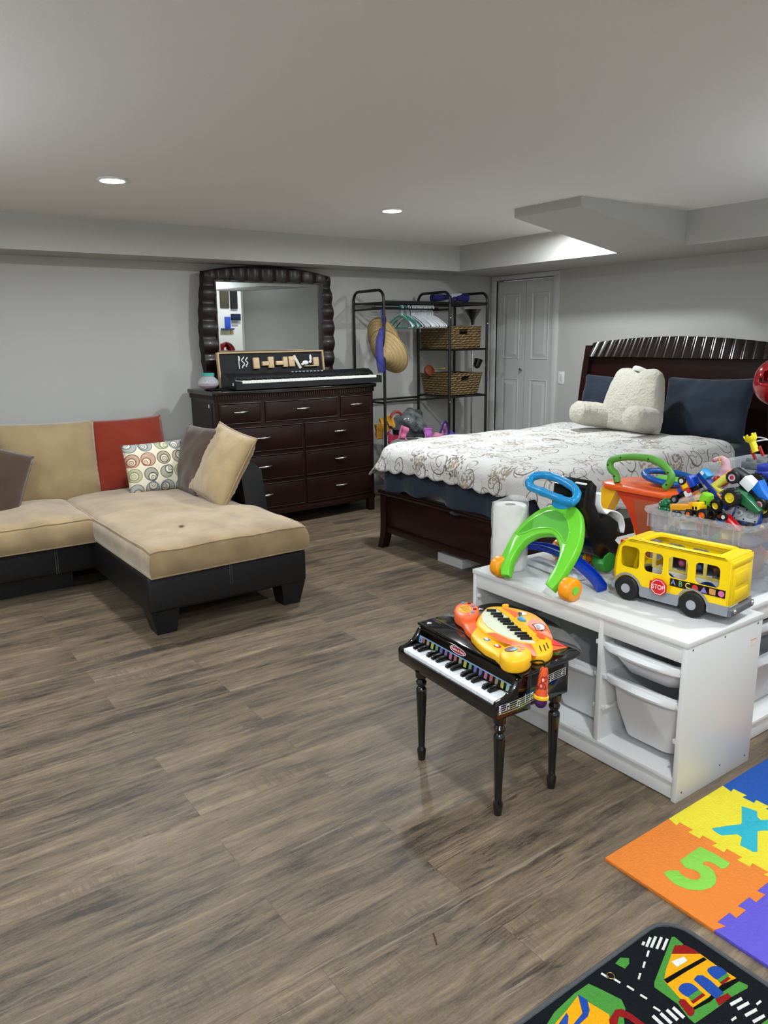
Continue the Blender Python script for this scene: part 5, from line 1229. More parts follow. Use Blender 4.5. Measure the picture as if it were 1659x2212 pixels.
clearbin('clear plastic bin with a grey toy castle further back on the storage frames', 3.04, 1.42, 3.46, 1.86, .56, .945, cbm)
random.seed(11)
palette = [('#b8322c', 'red'), ('#2a55b0', 'blue'), ('#d8b43c', 'yellow'), ('#3b3b40', 'black'), ('#8d8f94', 'grey'), ('#6a4b70', 'purple'), ('#2f7a44', 'green'), ('#c8c8c8', 'white'), ('#8a4a3a', 'brown')]
fl = MB(); fm_ = [M('fill_'+n_, c_, .5) for c_, n_ in palette]
for k in range(150):
    s_ = random.uniform(.02, .045); x = random.uniform(2.535, 2.895); y = random.uniform(1.38, 1.72); z = random.uniform(.585, .775)
    T_ = Tr(x, y, z) @ Rz(random.random()*6) @ Rx(random.random()*3)
    if k % 3: fl.box((-s_, -s_*.6, -s_*.5), (s_, s_*.6, s_*.5), .004, mi=k % 9, T=T_)
    else: fl.ell((0, 0, 0), (s_*.8, s_*.8, s_*.4), 12, mi=k % 9, T=T_)
o = fl.build('mixed_small_toys', fm_, None); tag(o, 'jumble of small coloured toys filling the clear bin', 'toys'); o['kind'] = 'stuff'
def tyre(parent, c, ax, r_, w_, rimm, knob=True):
    m = Vector(ax).to_track_quat('Z', 'Y').to_matrix().to_4x4(); m.translation = c; b = MB()
    p = [(r_*.55, -w_/2), (r_*.9, -w_/2), (r_, -w_*.32), (r_, w_*.32), (r_*.9, w_/2), (r_*.55, w_/2)]
    b.lathe(p, T=m, n=24, cap=False)
    if knob:
        for k in range(16):
            a_ = 2*pi*k/16; b.box((r_*.95, -r_*.07, -w_*.42), (r_*1.06, r_*.07, w_*.42), T=m @ Rz(a_))
    w1 = b.build('tyre', rubber, parent)
    MB().lathe([(.001, -w_*.34), (r_*.2, -w_*.38), (r_*.25, -w_*.25), (r_*.45, -w_*.2), (r_*.58, -w_*.42), (r_*.6, w_*.42), (r_*.45, w_*.2), (r_*.25, w_*.25), (r_*.2, w_*.38), (.001, w_*.34)], T=m, n=20).build('rim', rimm, w1); return w1
whr = M('white_rim', '#d8d8dc', .3); yr = M('yellow_rim', '#d8c22a', .35); orr = M('orange_rim', '#e86a1a', .4)
ZT = .845
def XYT(px, py, X): p = atx(px, py, X); return p
# 1 yellow dump truck, near rim
def tvehicle(name, label, px, py, X, rz, rx=0, ry=0, cat='toy truck'):
    p = atx(px, py, X); return thingM(name, label, cat, Tr(*p) @ Rz(rz) @ Ry(ry) @ Rx(rx))
t = tvehicle('toy_dump_truck', 'yellow toy dump truck with a long bed lying on the heap near the bin rim', 1489, 1098, 2.56, rad(98), 0, rad(-6))
# local x = truck length (front +x towards right of the photo means -Y world)
t.matrix_world = Tr(*atx(1489, 1101, 2.56)) @ Rz(rad(-95)) @ Ry(rad(-9))
MB().prism([(-.070, .0), (.022, .0), (.022, .030), (.014, .030), (.014, .020), (-.070, .020)], -.022, .022, T=Matrix(((1, 0, 0, 0), (0, 0, -1, 0), (0, 1, 0, 0), (0, 0, 0, 1))), bev=.002).build('dump_bed', M('truck_amber', '#eaa018', .35), t)
cb = MB().box((.026, -.022, -.014), (.062, .022, .018), .003).box((.028, -.020, .016), (.056, .020, .030), .003).build('cab', yel, t)
MB().box((.030, -.0225, .004), (.038, .0225, .016)).box((.043, -.0225, .004), (.051, .0225, .016)).build('window', blk, cb)
MB().box((-.068, -.016, -.016), (.058, .016, -.002), .002).build('chassis', gry, t)
for x in (-.054, -.032, .042):
    for y in (-.020, .020): tyre(t, (x, y, -.016), (0, 1, 0), .0115, .008, gry, False)
# 2 green-cab tractor with orange wheels
t = thingM('toy_tractor', 'black toy tractor with a bright green cab and orange wheels in the bin', 'toy tractor', Tr(*atx(1528, 1096, 2.60)) @ Rz(rad(-100)) @ Ry(rad(12)))
MB().box((-.045, -.016, -.012), (.05, .016, .012), .004).build('chassis', blk, t)
MB().lathe([(.024, 0), (.026, .02), (.020, .038), (.001, .044)], T=Tr(-.012, 0, .012), n=14).build('cab', M('bright_green', '#7cc820', .3), t)
MB().box((-.02, -.024, .012), (.004, .024, .030), .004).build('cab_window', M('dark_glass', '#26352c', .12), t)
MB().box((.02, -.02, .01), (.055, .02, .028), .006).build('bonnet', M('bright_green'), t)
for y in (-.026, .026): tyre(t, (-.03, y, -.016), (0, 1, 0), .027, .018, orr); tyre(t, (.045, y, -.016), (0, 1, 0), .019, .014, orr)
# second low tractor chassis with orange wheels, near rim
t = thingM('toy_tractor', 'low black toy tractor with orange wheels below the yellow dump truck', 'toy tractor', Tr(*atx(1510, 1106, 2.545)) @ Rz(rad(-97)) @ Ry(rad(-4)))
MB().box((-.05, -.015, -.010), (.05, .015, .008), .004).build('chassis', blk, t)
for y in (-.02, .02): tyre(t, (.034, y, -.006), (0, 1, 0), .024, .016, orr); tyre(t, (-.028, y, -.008), (0, 1, 0), .016, .013, orr)
# 3 blue and black crane truck lying nose down to the left
t = thingM('toy_crane_truck', 'blue and black toy crane truck climbing up the left of the heap', 'toy truck', Tr(*atx(1487, 1062, 2.66)) @ Rz(rad(-92)) @ Ry(rad(-33)))
MB().box((-.11, -.014, -.010), (.06, .014, .008), .003).build('chassis', blk, t)
MB().box((-.01, -.022, .006), (.028, .022, .040), .004).build('cab', M('truck_orange', '#d0501c', .35), t)
MB().box((.030, -.024, .004), (.050, .024, .050), .003).box((-.03, -.02, .008), (-.012, .02, .026), .002).build('body', blu, t)
MB().box((-.006, -.024, -.022), (.022, -.014, .004), .002).build('white_box', wht, t); MB().box((.0, -.026, .012), (.024, -.020, .03), .002).build('yellow_plate', yel, t); MB().cyl((.02, -.027, -.002), (.02, -.02, -.002), .009).build('red_reel', red, t)
for (x, z, r_) in ((-.10, 0, .015), (-.055, -.006, .016), (.01, .045, .017)): tyre(t, (x, -.022, z), (0, 1, 0), r_, .012, whr if x != -.055 else gry, False)
# 4 long blue ramp truck
t = thingM('toy_car_carrier', 'dark blue toy trailer pointing down to the right behind the green cab', 'toy trailer', Tr(*atx(1552, 1068, 2.68)) @ Rz(rad(-92)) @ Ry(rad(40)))
MB().prism([(-.11, -.008), (.07, -.012), (.07, .012), (.0, .010), (-.11, .012)], -.018, .018, T=Matrix(((1, 0, 0, 0), (0, 0, -1, 0), (0, 1, 0, 0), (0, 0, 0, 1))), bev=.002).build('trailer_bed', M('navy_blue_plastic', '#0f2f86', .3), t)
MB().box((-.11, -.02, .008), (-.07, .02, .028), .003).build('cab', sky, t); MB().box((-.105, -.021, .012), (-.09, -.019, .024)).build('cab_light', wht, t)
MB().box((.0, -.022, .006), (.05, -.016, .014), .002).build('yellow_rail', amb, t)
for x in (-.03, .0): tyre(t, (x, -.02, -.016), (0, 1, 0), .010, .008, gry, False)
# 5 big monster truck with yellow rim
t = thingM('toy_monster_truck', 'toy monster truck with a big yellow-rimmed wheel in the middle of the heap', 'toy truck', Tr(*atx(1600, 1074, 2.585)) @ Rz(rad(-90)) @ Ry(rad(22)))
MB().prism([(-.05, -.01), (.085, -.016), (.09, .0), (.05, .014), (.01, .022), (-.03, .020)], -.022, .022, T=Matrix(((1, 0, 0, 0), (0, 0, -1, 0), (0, 1, 0, 0), (0, 0, 0, 1))), bev=.003).build('body', dgrn, t)
for (x, y) in ((-.012, -.040), (-.012, .04), (.08, .03)): tyre(t, (x, y, -.002), (0, 1, 0), .033, .026, yr)
tyre(t, (-.052, -.03, -.062), (0, 1, .2), .023, .018, yr)
# 6 blue race car with white rims and magenta hubs
t = thingM('toy_race_car', 'blue, white and black toy race car with white rims at the top of the heap', 'toy car', Tr(*atx(1626, 1060, 2.63)) @ Rz(rad(-88)) @ Ry(rad(38)))
MB().prism([(-.10, -.01), (.09, -.012), (.09, .008), (.04, .012), (.0, .026), (-.05, .028), (-.10, .018)], -.024, .024, T=Matrix(((1, 0, 0, 0), (0, 0, -1, 0), (0, 1, 0, 0), (0, 0, 0, 1))), bev=.004).build('body', M('race_black', '#15161a', .25), t)
MB().box((-.05, -.0255, -.006), (.0, .0255, .030), .004).build('door_panel', wht, t)
MB().prism([(.0, .012), (.10, .004), (.10, .026), (.03, .036), (-.005, .05)], -.026, .026, T=Matrix(((1, 0, 0, 0), (0, 0, -1, 0), (0, 1, 0, 0), (0, 0, 0, 1))), bev=.003).build('blue_cowl', M('race_blue', '#1368c8', .25), t)
for x in (-.075, .06):
    w1 = tyre(t, (x, -.032, -.002), (0, 1, 0), .024, .018, M('race_white', '#e2dce0', .3), False); MB().lathe([(.001, 0), (.008, 0), (.007, .003), (.001, .003)], T=Tr(x, -.040, -.002) @ Rx(pi/2), n=12).build('hub_cap', M('magenta', '#b0205c', .3), w1)
# 7 upturned car with a grey underside
t = thingM('upturned_toy_car', 'upturned blue toy car showing its grey underside and black wheels at the near corner', 'toy car', Tr(*atx(1610, 1112, 2.585)) @ Rz(rad(-90)) @ Rx(rad(62)))
MB().box((-.054, -.034, -.034), (.052, .034, -.004), .008).build('body', M('car_blue', '#173f96', .3), t)
ch = MB().box((-.040, -.026, -.004), (.050, .026, .004), .006)
for (x, y) in ((-.02, 0), (.022, 0)): ch.lathe([(.013, 0), (.013, .004), (.010, .006), (.001, .006)], T=Tr(x, y, .003), n=16)
ch = ch.build('underside', gry, t)
for x in (-.02, .022): MB().lathe([(.007, 0), (.006, .003), (.001, .003)], T=Tr(x, 0, .0085), n=12).build('screw', chrome, ch)
for x, y in ((-.032, -.02), (.044, -.02), (-.032, .02), (.044, .02), (.001, .018), (.001, -.018)): MB().cyl((x, y, .004), (x, y, .0046), .003, n=8).build('screw_hole', blk, ch)
for x in (-.026, .030):
    for y in (-.038, .038): MB().cyl((x-.0, y-.008, -.004), (x, y+.008, -.004), .016, n=18).build('wheel', rubber, t)
# 8 yellow club with orange tip
a_, b_, c_ = atx(1543, 1050, 2.68), atx(1572, 1031, 2.70), atx(1588, 1021, 2.71)
t = thing('toy_club', 'pale yellow toy club with an orange tip sticking out of the heap', 'toy', tuple(a_))
MB(Tr(*(-a_))).tube([a_-Vector((0, .03, .02)), a_, b_], [.014, .016, .017], 14).build('shaft', M('soft_yellow', '#d6cf4a', .5), t)
MB(Tr(*(-a_))).tube([b_, (b_+c_)/2, c_, c_+(c_-b_)*.35], [.018, .019, .017, .006], 14).build('tip', M('tip_orange', '#ea7c14', .45), t)
# 9 dark green star block
p_ = atx(1437, 1093, 2.56); st_ = MB(); 
for k in range(5): st_.ell((.018*cos(k*1.257), 0, .018*sin(k*1.257)), (.016, .018, .014), 10)
o = st_.build('green_star', dgrn); o.location = p_; tag(o, 'dark green rounded star block at the left rim of the bin', 'toy block')
# 10 red sports car nose and white rim near corner
t = thingM('toy_sports_car', 'red toy sports car half buried at the near rim, one white-rimmed wheel showing', 'toy car', Tr(*atx(1575, 1122, 2.54)) @ Rz(rad(-95)) @ Ry(rad(35)))
MB().box((-.02, -.018, -.006), (.06, .018, .010), .006).build('body', red, t); tyre(t, (-.012, -.020, .004), (0, 1, 0), .014, .010, whr, False)
# 11 silver-violet box with printed sides at the right edge
t = thingM('printed_box', 'white and lilac printed toy box leaning at the right edge of the bin', 'toy box', Tr(*atx(1655, 1108, 2.66)) @ Rz(rad(-75)) @ Rx(.3) @ Ry(.5))
MB().box((-.03, -.03, -.03), (.03, .03, .03), .002).build('box', M('lilac_print', '#b9b3c6', .4, var=.5, vs=40), t)
# 12 blue truck with grey wheel, above right
t = thingM('toy_tractor', 'blue toy tractor with big dark wheels standing against the grey castle', 'toy tractor', Tr(*atx(1652, 1034, 2.95)) @ Rz(rad(-84)) @ Ry(rad(-8)))
MB().box((-.03, -.03, -.005), (.07, .03, .035), .010).box((-.02, -.028, .03), (.03, .028, .06), .008).build('body', M('tractor_blue', '#2238a0', .3), t)
for y in (-.04, .04): tyre(t, (-.015, y, -.012), (0, 1, 0), .038, .024, M('rim_blue', '#14208a', .3))
tyre(t, (.06, -.04, -.03), (0, 1, 0), .026, .02, M('rim_blue'))
# castle, tower, unicorn in the second bin
p_ = atx(1607, 1005, 3.12)
t = thing('toy_castle', 'grey toy castle wall with battlements in the rear clear bin', 'toy castle', (3.21, 1.635, .575)); gc = M('castle_grey', '#6c7074', .6, bump=.3, bs=60)
MB().box((-.09, -.16, .0), (.09, .09, .365), .004).box((-.10, -.17, .36), (.10, .10, .388), .004).build('wall', gc, t)
for y in [-.165+.045*k for k in range(6)]:
    for x in (-.095, .075): MB().box((x, y, .385), (x+.02, y+.022, .404), .002).build('merlon', gc, t)
tp_ = atx(1628, 962, 3.19)
t = thingM('toy_tower', 'yellow toy castle turret on red clips standing askew on the grey castle', 'toy tower', Tr(*tp_) @ Rx(rad(-28)) )
MB().lathe([(.017, -.03), (.015, -.02), (.014, .015), (.024, .026), (.026, .040), (.020, .040), (.018, .028), (.001, .026)], n=20).build('turret', M('turret_yellow', '#e6d21c', .35), t)
for k in range(6): MB().box((.019, -.004, .038), (.026, .004, .050), T=Rz(k*pi/3)).build('merlon', M('turret_yellow'), t)
for y in (-.022, .016): MB().box((-.006, y-.005, -.058), (.006, y+.005, -.012), .002).build('clip', M('clip_red', '#a8201c', .4), t)
t = thing('toy_unicorn', 'pink and white toy horse head with an orange bridle near the rear bin', 'toy horse', tuple(atx(1560, 1010, 2.98)))
pk = M('pale_pink_plastic', '#dcb0bc', .25, alpha=.85)
MB().tube(catmull([(0, .035, .028), (0, .01, .038), (0, -.01, .030), (0, -.016, .0), (0, -.008, -.035)], 4), [.009]*4+[.012]*4+[.017]*4+[.022]*4+[.026], 12).build('head', pk, t)
MB().ell((0, .038, .026), (.010, .012, .009), 10).build('muzzle', M('coral', '#c8606a', .4), t)
MB().tube([(-.014, .012, .045), (-.016, .0, .018), (-.012, -.024, .016)], .003, 6).build('bridle', M('bridle_orange', '#d8962a', .5), t)
MB().ell((0, .0, -.055), (.03, .035, .028), 12).build('saddle_base', M('clip_red'), t)

# ------------------------------------------------------------ red globe toy on its stand
t = thing('red_globe_toy', 'red glossy toy globe with a cut-out opening at the right edge by the headboard', 'toy', (4.27, 2.205, 0))
gb = MB(); R_ = .132
def gl_(a, b):
    th = pi*(.02+.96*b); ph = 2*pi*a; return (R_*sin(th)*cos(ph), R_*sin(th)*sin(ph), 1.228+R_*cos(th))
nu, nv = 48, 30; vs = [gl_(i/nu, j/nv) for i in range(nu) for j in range(nv+1)]; fs = []
for i in range(nu):
    a_ = (i+.5)/nu; sec = (a_*4+.42) % 1
    for j in range(nv):
        b0 = (j+.5)/nv
        if .14 < b0 < .50 and abs(sec-.5) < .30*(b0-.10)/.4+.04: continue
        i2 = (i+1) % nu; fs.append([i*(nv+1)+j, i2*(nv+1)+j, i2*(nv+1)+j+1, i*(nv+1)+j+1])
gb.add(vs, fs).build('shell', M('globe_red', '#a00c18', .15, coat=.5), t, solid=.006)
MB().lathe([(.001, 1.228), (.06, 1.228), (.06, 1.25), (.001, 1.25)], n=16).build('inner_drum', M('globe_dark', '#5a0a10', .4), t)
MB().cyl((0, 0, .03), (0, 0, 1.098), .013, n=12).build('stand_pole', M('pole_yellow', '#dfd020', .4), t)
MB().cyl((0, 0, .95), (0, 0, 1.10), .022, n=12).build('pole_sleeve', M('sleeve_violet', '#1c1826', .8), t)
MB().lathe([(.001, 0), (.20, 0), (.20, .02), (.03, .04), (.001, .04)], n=28).build('stand_base', blk, t)
MB().tube([(-.02+.05*cos(a_), .05+.06*sin(a_), .90+.01*sin(a_*2)) for a_ in [i*pi/10 for i in range(20)]], .004, 6, closed=True).build('white_hoop', wht, t)
# ------------------------------------------------------------ toy grand piano
PO = Vector((1.512, 1.545, 0)); PR = Tr(*PO) @ Rz(rad(-3)); tpi = thingM('toy_grand_piano', 'glossy black toy grand piano on turned legs in front of the storage frame', 'toy piano', PR)
PI_ = PR.inverted()
def pw(x, y, z=0): return PI_ @ Vector((x, y, z))
lidw = [(1.628, 2.086), (1.606, 1.532), (1.84, 1.532), (1.895, 1.545), (1.935, 1.59), (1.985, 1.68), (2.022, 1.78), (2.036, 1.88), (2.034, 1.99), (2.015, 2.05), (1.96, 2.08), (1.80, 2.088)]
lidl = [tuple(pw(*p)[:2]) for p in lidw]
lidc = [lidl[0], lidl[1]] + [tuple(v[:2]) for v in catmull([(a, b, 0) for a, b in lidl[2:]], 4)]
MB().prism(lidc, .463, .474, bev=.004).build('lid', blackgl, tpi, smooth=40)
cxl = sum(p[0] for p in lidc)/len(lidc); cyl_ = sum(p[1] for p in lidc)/len(lidc)
bodyp = [(.085, .012), (.315, .012), (.318, .03), (.34, .06), (.39, .13), (.43, .22), (.45, .31), (.45, .42), (.43, .50), (.36, .525), (.085, .525)]
MB().prism(bodyp, .348, .463, bev=.002).build('case', blackgl, tpi, smooth=40)
MB().box((.0, .012, .348), (.10, .525, .372), .002).box((-.002, .0, .345), (.014, .538, .388), .003).build('keybed', blackgl, tpi)
ckp = [(0, .345), (-.003, .39), (.004, .402), (.022, .405), (.040, .409), (.058, .420), (.072, .436), (.082, .452), (.096, .461), (.14, .463), (.14, .345)]
for y0, y1 in ((-.002, .018), (.522, .542)):
    MB().prism(ckp, y0, y1, T=Matrix(((1, 0, 0, 0), (0, 0, 1, 0), (0, 1, 0, 0), (0, 0, 0, 1))), bev=.002).build('cheek', blackgl, tpi, smooth=40)
FB = Matrix(((0, -sin(rad(12)), cos(rad(12)), .086), (-1, 0, 0, 0), (0, cos(rad(12)), sin(rad(12)), .40), (0, 0, 0, 1)))
# fallboard: plane leaning back; local u = -y, v up
FBm = frame((.074, .27, .405), (0, -1, 0), (.22, 0, 1))
MB().box((-.252, 0, -.004), (.252, .062, 0), T=FBm).build('fallboard', blackgl, tpi)
y0k, y1k = .022, .518; nk_ = 18; kw_ = (y1k-y0k)/nk_; ivory = M('toy_key_white', '#dfe3e6', .3)
for i in range(nk_):
    y = y1k-(i+1)*kw_; MB().box((.006, y+.0004, .378), (.084, y+kw_-.0004, .400), .0012).build('white_key', ivory, tpi)
for i in (0, 1, 3, 4, 5, 7, 8, 10, 11, 12, 14, 15):
    y = y1k-(i+1)*kw_; kp = [(.032, .400), (.034, .410), (.040, .414), (.084, .415), (.084, .400)]
    MB().prism(kp, y-.0075, y+.0075, T=Matrix(((1, 0, 0, 0), (0, 0, 1, 0), (0, 1, 0, 0), (0, 0, 0, 1))), bev=.001).build('black_key', M('toy_key_black', '#08080a', .3), tpi)
sb = MB().box((-.250, .026, .0004), (.250, .030, .0012), T=FBm).box((-.250, .004, .0004), (-.232, .026, .0012), T=FBm).build('sticker_strip', M('strip_blue', '#6f93bd', .5), tpi)
tc_ = ['#9a5548', '#8a7f68', '#9a9a4c', '#587f62', '#545a90', '#6f5f8c', '#97607a', '#94524e', '#8a7f68', '#9a9a4c', '#587f66', '#545a90', '#6f5f8c', '#97607a', '#94524e', '#8a7f68', '#9a9a4c', '#78968a']
for i in range(18):
    u = -.230+i*.0268; MB().box((u, .004, .0004), (u+.014, .026, .0011), T=FBm).build('note_tag', M('tag_'+tc_[i], tc_[i], .5), sb)
tm = MB(); text_mb(tm, '♪', .022, FBm @ Tr(-.241, .014, .0014), depth=.0002); tm.build('clef', blk, sb, smooth=0)
ov = [(.044*cos(2*pi*k/32), .0115*sin(2*pi*k/32)) for k in range(32)]
OV = FBm @ Tr(-.030, .0455, .0006)
o1 = MB().prism(ov, 0, .0006, T=OV).build('brand_oval', M('oval_red', '#8c1a2a', .35), tpi)
MB().prism(ov, .0006, .0010, T=OV, holes=[[(a*.95, b*.87) for a, b in ov][::-1]]).build('oval_border', wht, o1)
tm = MB(); text_mb(tm, 'Melissa & Doug', .0115, OV @ Tr(0, 0, .0008) @ Matrix.Shear('XY', 4, (.0, 0)), depth=.0002); tm.build('brand_text', wht, o1, smooth=0)
# white music staves on the right side
sm = M('staff_white', '#d8d8d6', .5); stf = MB()
for k in range(5): stf.tube([(.008+.0225*i, -.0024, .364+.0072*k-.004*sin(i*.5)+.0015*i) for i in range(8)], .00042, 5)
stf.tube([(.008, -.0024, .363), (.008, -.0024, .394)], .001, 5); stf.tube([(.115, -.0024, .374), (.115, -.0024, .405)], .0006, 5)
def note(x, z, h=.016): stf.ell((x, -.0024, z), (.0028, .0008, .002), 8); stf.tube([(x+.0024, -.0024, z), (x+.0024, -.0024, z+h)], .0006, 5)
for x, z in ((.035, .372), (.047, .374), (.080, .374), (.090, .372), (.135, .381), (.145, .384)): note(x, z)
stf.tube([(.0374, -.0024, .388), (.0494, -.0024, .390)], .0012, 5); stf.tube([(.0824, -.0024, .390), (.0924, -.0024, .388)], .0012, 5); stf.tube([(.1374, -.0024, .397), (.1474, -.0024, .400)], .0012, 5)
stf.tube([(.013+.003*sin(t_*3), -.0026, .366+.004*t_) for t_ in [i*.5 for i in range(14)]], .0009, 5)
for k in range(5): stf.tube([(.195+.018*i, .0116, .402+.0062*k+.014*sin(i/7*1.6)) for i in range(7)], .00042, 5)
stf.tube([(.303, .0116, .416), (.303, .0116, .441)], .0008, 5)
for x, z in ((.235, .413), (.245, .417), (.285, .424)): stf.ell((x, .0114, z), (.0028, .0008, .002), 8); stf.tube([(x+.0024, .0114, z), (x+.0024, .0114, z+.016)], .0006, 5)
for k in range(5): stf.tube([(.185+(.020+.004*k)*sin(a_), .0116, .385+(.020+.004*k)*.8*cos(a_)) for a_ in [i*.25 for i in range(0, 11)]], .00042, 5)
stf.build('music_staff', sm, tpi)
lg = [(.001, 0), (.0125, 0), (.0165, .030), (.0165, .042), (.0115, .050), (.0135, .12), (.0175, .22), (.0195, .268), (.0185, .280), (.0125, .288), (.0185, .298), (.0195, .306), (.0135, .316), (.021, .324), (.023, .348), (.001, .348)]
for p in ((1.551, 1.966), (1.543, 1.562), (1.792, 1.562)):
    q_ = pw(*p); MB().lathe(lg, T=Tr(q_.x, q_.y, 0), n=24).build('leg', blackgl, tpi, smooth=35)
for p in ((1.655, 2.05), (1.905, 2.045)): q_ = pw(*p); MB().ell((q_.x, q_.y, .4745), (.010, .010, .003), 12).build('hinge_screw', chrome, tpi)
q_ = pw(1.99, 1.86); MB().box((-.012, -.030, 0), (.012, .030, .0006), T=Tr(q_.x, q_.y, .4745) @ Rz(.2)).build('barcode_label', wht, tpi)
MB().tube([tuple(pw(1.700, 2.083, .4745)), tuple(pw(1.678, 1.535, .4745))], .0016, 6).build('lid_hinge', M('seam_grey', '#55585a', .3, metal=.8), tpi)

# ------------------------------------------------------------ cat-faced toy keyboard lying on the lid
cat = thing('cat_keyboard', 'orange and yellow cat-faced toy keyboard lying on the black toy piano', 'toy keyboard', (1.75, 1.78, .474)); CO = Vector((1.75, 1.78, .474))
def cc(x, y, z=.50): return atz(960+x*.16878, 1280+y*.16878, z) - CO
def cp(pts, z=.50): return [tuple(cc(x, y, z)[:2]) for x, y in pts]
def sm_(pts, n=3): return [tuple(v[:2]) for v in catmull([(a, b, 0) for a, b in pts], n, True)]
cato = M('cat_orange', '#f06a3c', .35); caty = M('cat_yellow', '#f5b81c', .35); catk = M('cat_cream', '#d8dcc4', .35)
arml = [(150, 330), (260, 300), (400, 320), (410, 400), (420, 480), (480, 540), (600, 610), (720, 670), (760, 720), (900, 800), (850, 940), (730, 880), (640, 800), (520, 740), (420, 655), (340, 565), (275, 480), (235, 400)]
ap_ = sm_(cp(arml, .495)); 
armo = [(150, 330), (260, 300), (400, 320), (412, 390), (430, 440), (345, 545), (275, 480), (235, 400)]
army = [(428, 436), (480, 520), (600, 600), (720, 665), (820, 740), (900, 800), (850, 940), (730, 880), (640, 800), (520, 740), (420, 655), (340, 565), (343, 543)]
MB().prism(cp(armo, .495), .001, .027, bev=.005).build('shoulder', cato, cat, smooth=60)
om = MB().prism(cp(army, .495), .001, .0268, bev=.005).build('arm', caty, cat, smooth=60)
face = [(405, 420), (430, 330), (500, 250), (560, 205), (700, 195), (880, 215), (1060, 260), (1180, 310), (1300, 410), (1370, 540), (1395, 640), (1385, 740), (1330, 800), (1210, 830), (1120, 810), (900, 700), (740, 640), (600, 580), (480, 500)]
mb = MB(); mb.prism(sm_(cp(face, .50)), .0, .034, bev=.008); fo = mb.build('face', [caty, cato], cat, smooth=60)
c_a, c_b = cc(560, 520, .5), cc(1160, 760, .5)
fpoly = fo.data
for pl in fpoly.polygons:
    pass
def patch(pts, z, mat, name='patch', par=None, th=.0012, n=3, sm=True): 
    P_ = cp(pts, z+CO.z); return MB().prism(sm_(P_, n) if sm else P_, z, z+th).build(name, mat, par or cat, smooth=40)
patch([(545, 520), (640, 515), (820, 600), (1000, 655), (1110, 660), (1170, 760), (1180, 822), (1130, 812), (1080, 740), (900, 690), (740, 640)], .034, cato, 'cheek_patch', fo, sm=False)
patch([(665, 205), (760, 200), (880, 235), (950, 262), (935, 310), (880, 325), (820, 320), (740, 275)], .034, cato, 'forehead_patch', fo, sm=False)
patch([(1120, 345), (1200, 340), (1290, 400), (1370, 540), (1380, 620), (1250, 540), (1150, 510), (1070, 430), (1060, 390)], .034, cato, 'eye_patch', fo, sm=False)
mouth = [(545, 222), (490, 265), (472, 320), (500, 385), (560, 445), (680, 525), (820, 585), (960, 625), (1090, 648), (1165, 648), (1145, 612), (1040, 560), (960, 490), (880, 400), (820, 330), (740, 270), (650, 212)]
kb_ = patch(mouth, .034, catk, 'white_keys', fo, .003, sm=False)
# key gaps
gp = MB()
for k in range(9):
    a = Vector((500+75*k, 255+42*k+0)); p0 = cc(490+70*k, 400+25*k, .5105); p1 = cc(560+70*k, 260+40*k, .5105)
gp2 = []
for (x0, x1, y) in ((540, 665, 220), (592, 740, 262), (625, 755, 293), (680, 835, 332), (712, 850, 358), (745, 890, 388), (802, 940, 434), (838, 980, 464), (897, 1060, 514), (932, 1085, 546), (970, 1120, 577)):
    p0 = cc(x0, y, .517); p1 = cc(x1, y+4, .517); d = (p1-p0).normalized(); n_ = Vector((-d.y, d.x, 0))*.0062
    m_ = frame((p0+p1)/2*1, d, n_); m_.translation.z = 0; L_ = (p1-p0).length/2
    MB().box((-L_, -.0045, .036), (L_, .0045, .046), .002, T=m_).build('black_key', M('toy_key_black'), kb_)
edge = [(655, 205), (740, 270), (820, 330), (880, 395), (960, 485), (1040, 555), (1165, 645), (1190, 620), (1130, 560), (1000, 450), (920, 360), (840, 290), (760, 235), (700, 200)]
patch(edge, .034, caty, 'lip_ridge', fo, .006, sm=False)
# eyes, nose, buttons, whiskers, ears
def disc2(x, y, r_, z, mat, name, par, sx=1.0, h=.002, dome=False):
    p = cc(x, y, z+CO.z); mb = MB()
    if dome: mb.ell((p.x, p.y, z), (r_*sx, r_, h), 16)
    else: mb.prism([(p.x+r_*sx*cos(2*pi*k/20), p.y+r_*sin(2*pi*k/20)) for k in range(20)], z, z+h)
    return mb.build(name, mat, par)
patch([(1150, 420), (1200, 400), (1260, 420), (1285, 455), (1240, 470), (1190, 460)], .035, wht, 'eye', fo, .001)
patch([(1165, 415), (1205, 415), (1235, 450), (1200, 465)], .036, blk, 'pupil', fo, .001)
for k in range(3): a = cc(1235+20*k, 478-6*k, .511); b = cc(1250+24*k, 498-8*k, .511); MB().tube([(a.x, a.y, .0355), (b.x, b.y, .0355)], .0013, 5).build('eyelash', blk, fo)
a_l = [cc(x, y, .511) for x, y in ((1125, 405), (1160, 440), (1175, 475), (1215, 485), (1260, 478))]; MB().tube([(p.x, p.y, .0355) for p in catmull(a_l, 4)], .0014, 5).build('eyeliner', blk, fo)
a_l = [cc(x, y, .511) for x, y in ((1130, 402), (1180, 392), (1240, 398), (1285, 430), (1288, 455))]; MB().tube([(p.x, p.y, .0355) for p in catmull(a_l, 4)], .0012, 5).build('eyeliner', blk, fo)
patch([(945, 262), (990, 248), (1050, 268), (1040, 285), (980, 285)], .035, wht, 'eye', fo, .001); patch([(945, 258), (985, 256), (990, 280), (960, 300)], .036, blk, 'pupil', fo, .001)
patch([(935, 345), (960, 320), (1000, 322), (1045, 372), (990, 372)], .035, M('nose_blue', '#4f97c0', .2), 'nose', fo, .006, sm=False)
patch([(1175, 545), (1200, 527), (1230, 545), (1265, 545), (1290, 600), (1220, 590)], .035, M('heart_orange', '#e25a2c', .2), 'heart_button', fo, .005, sm=False)
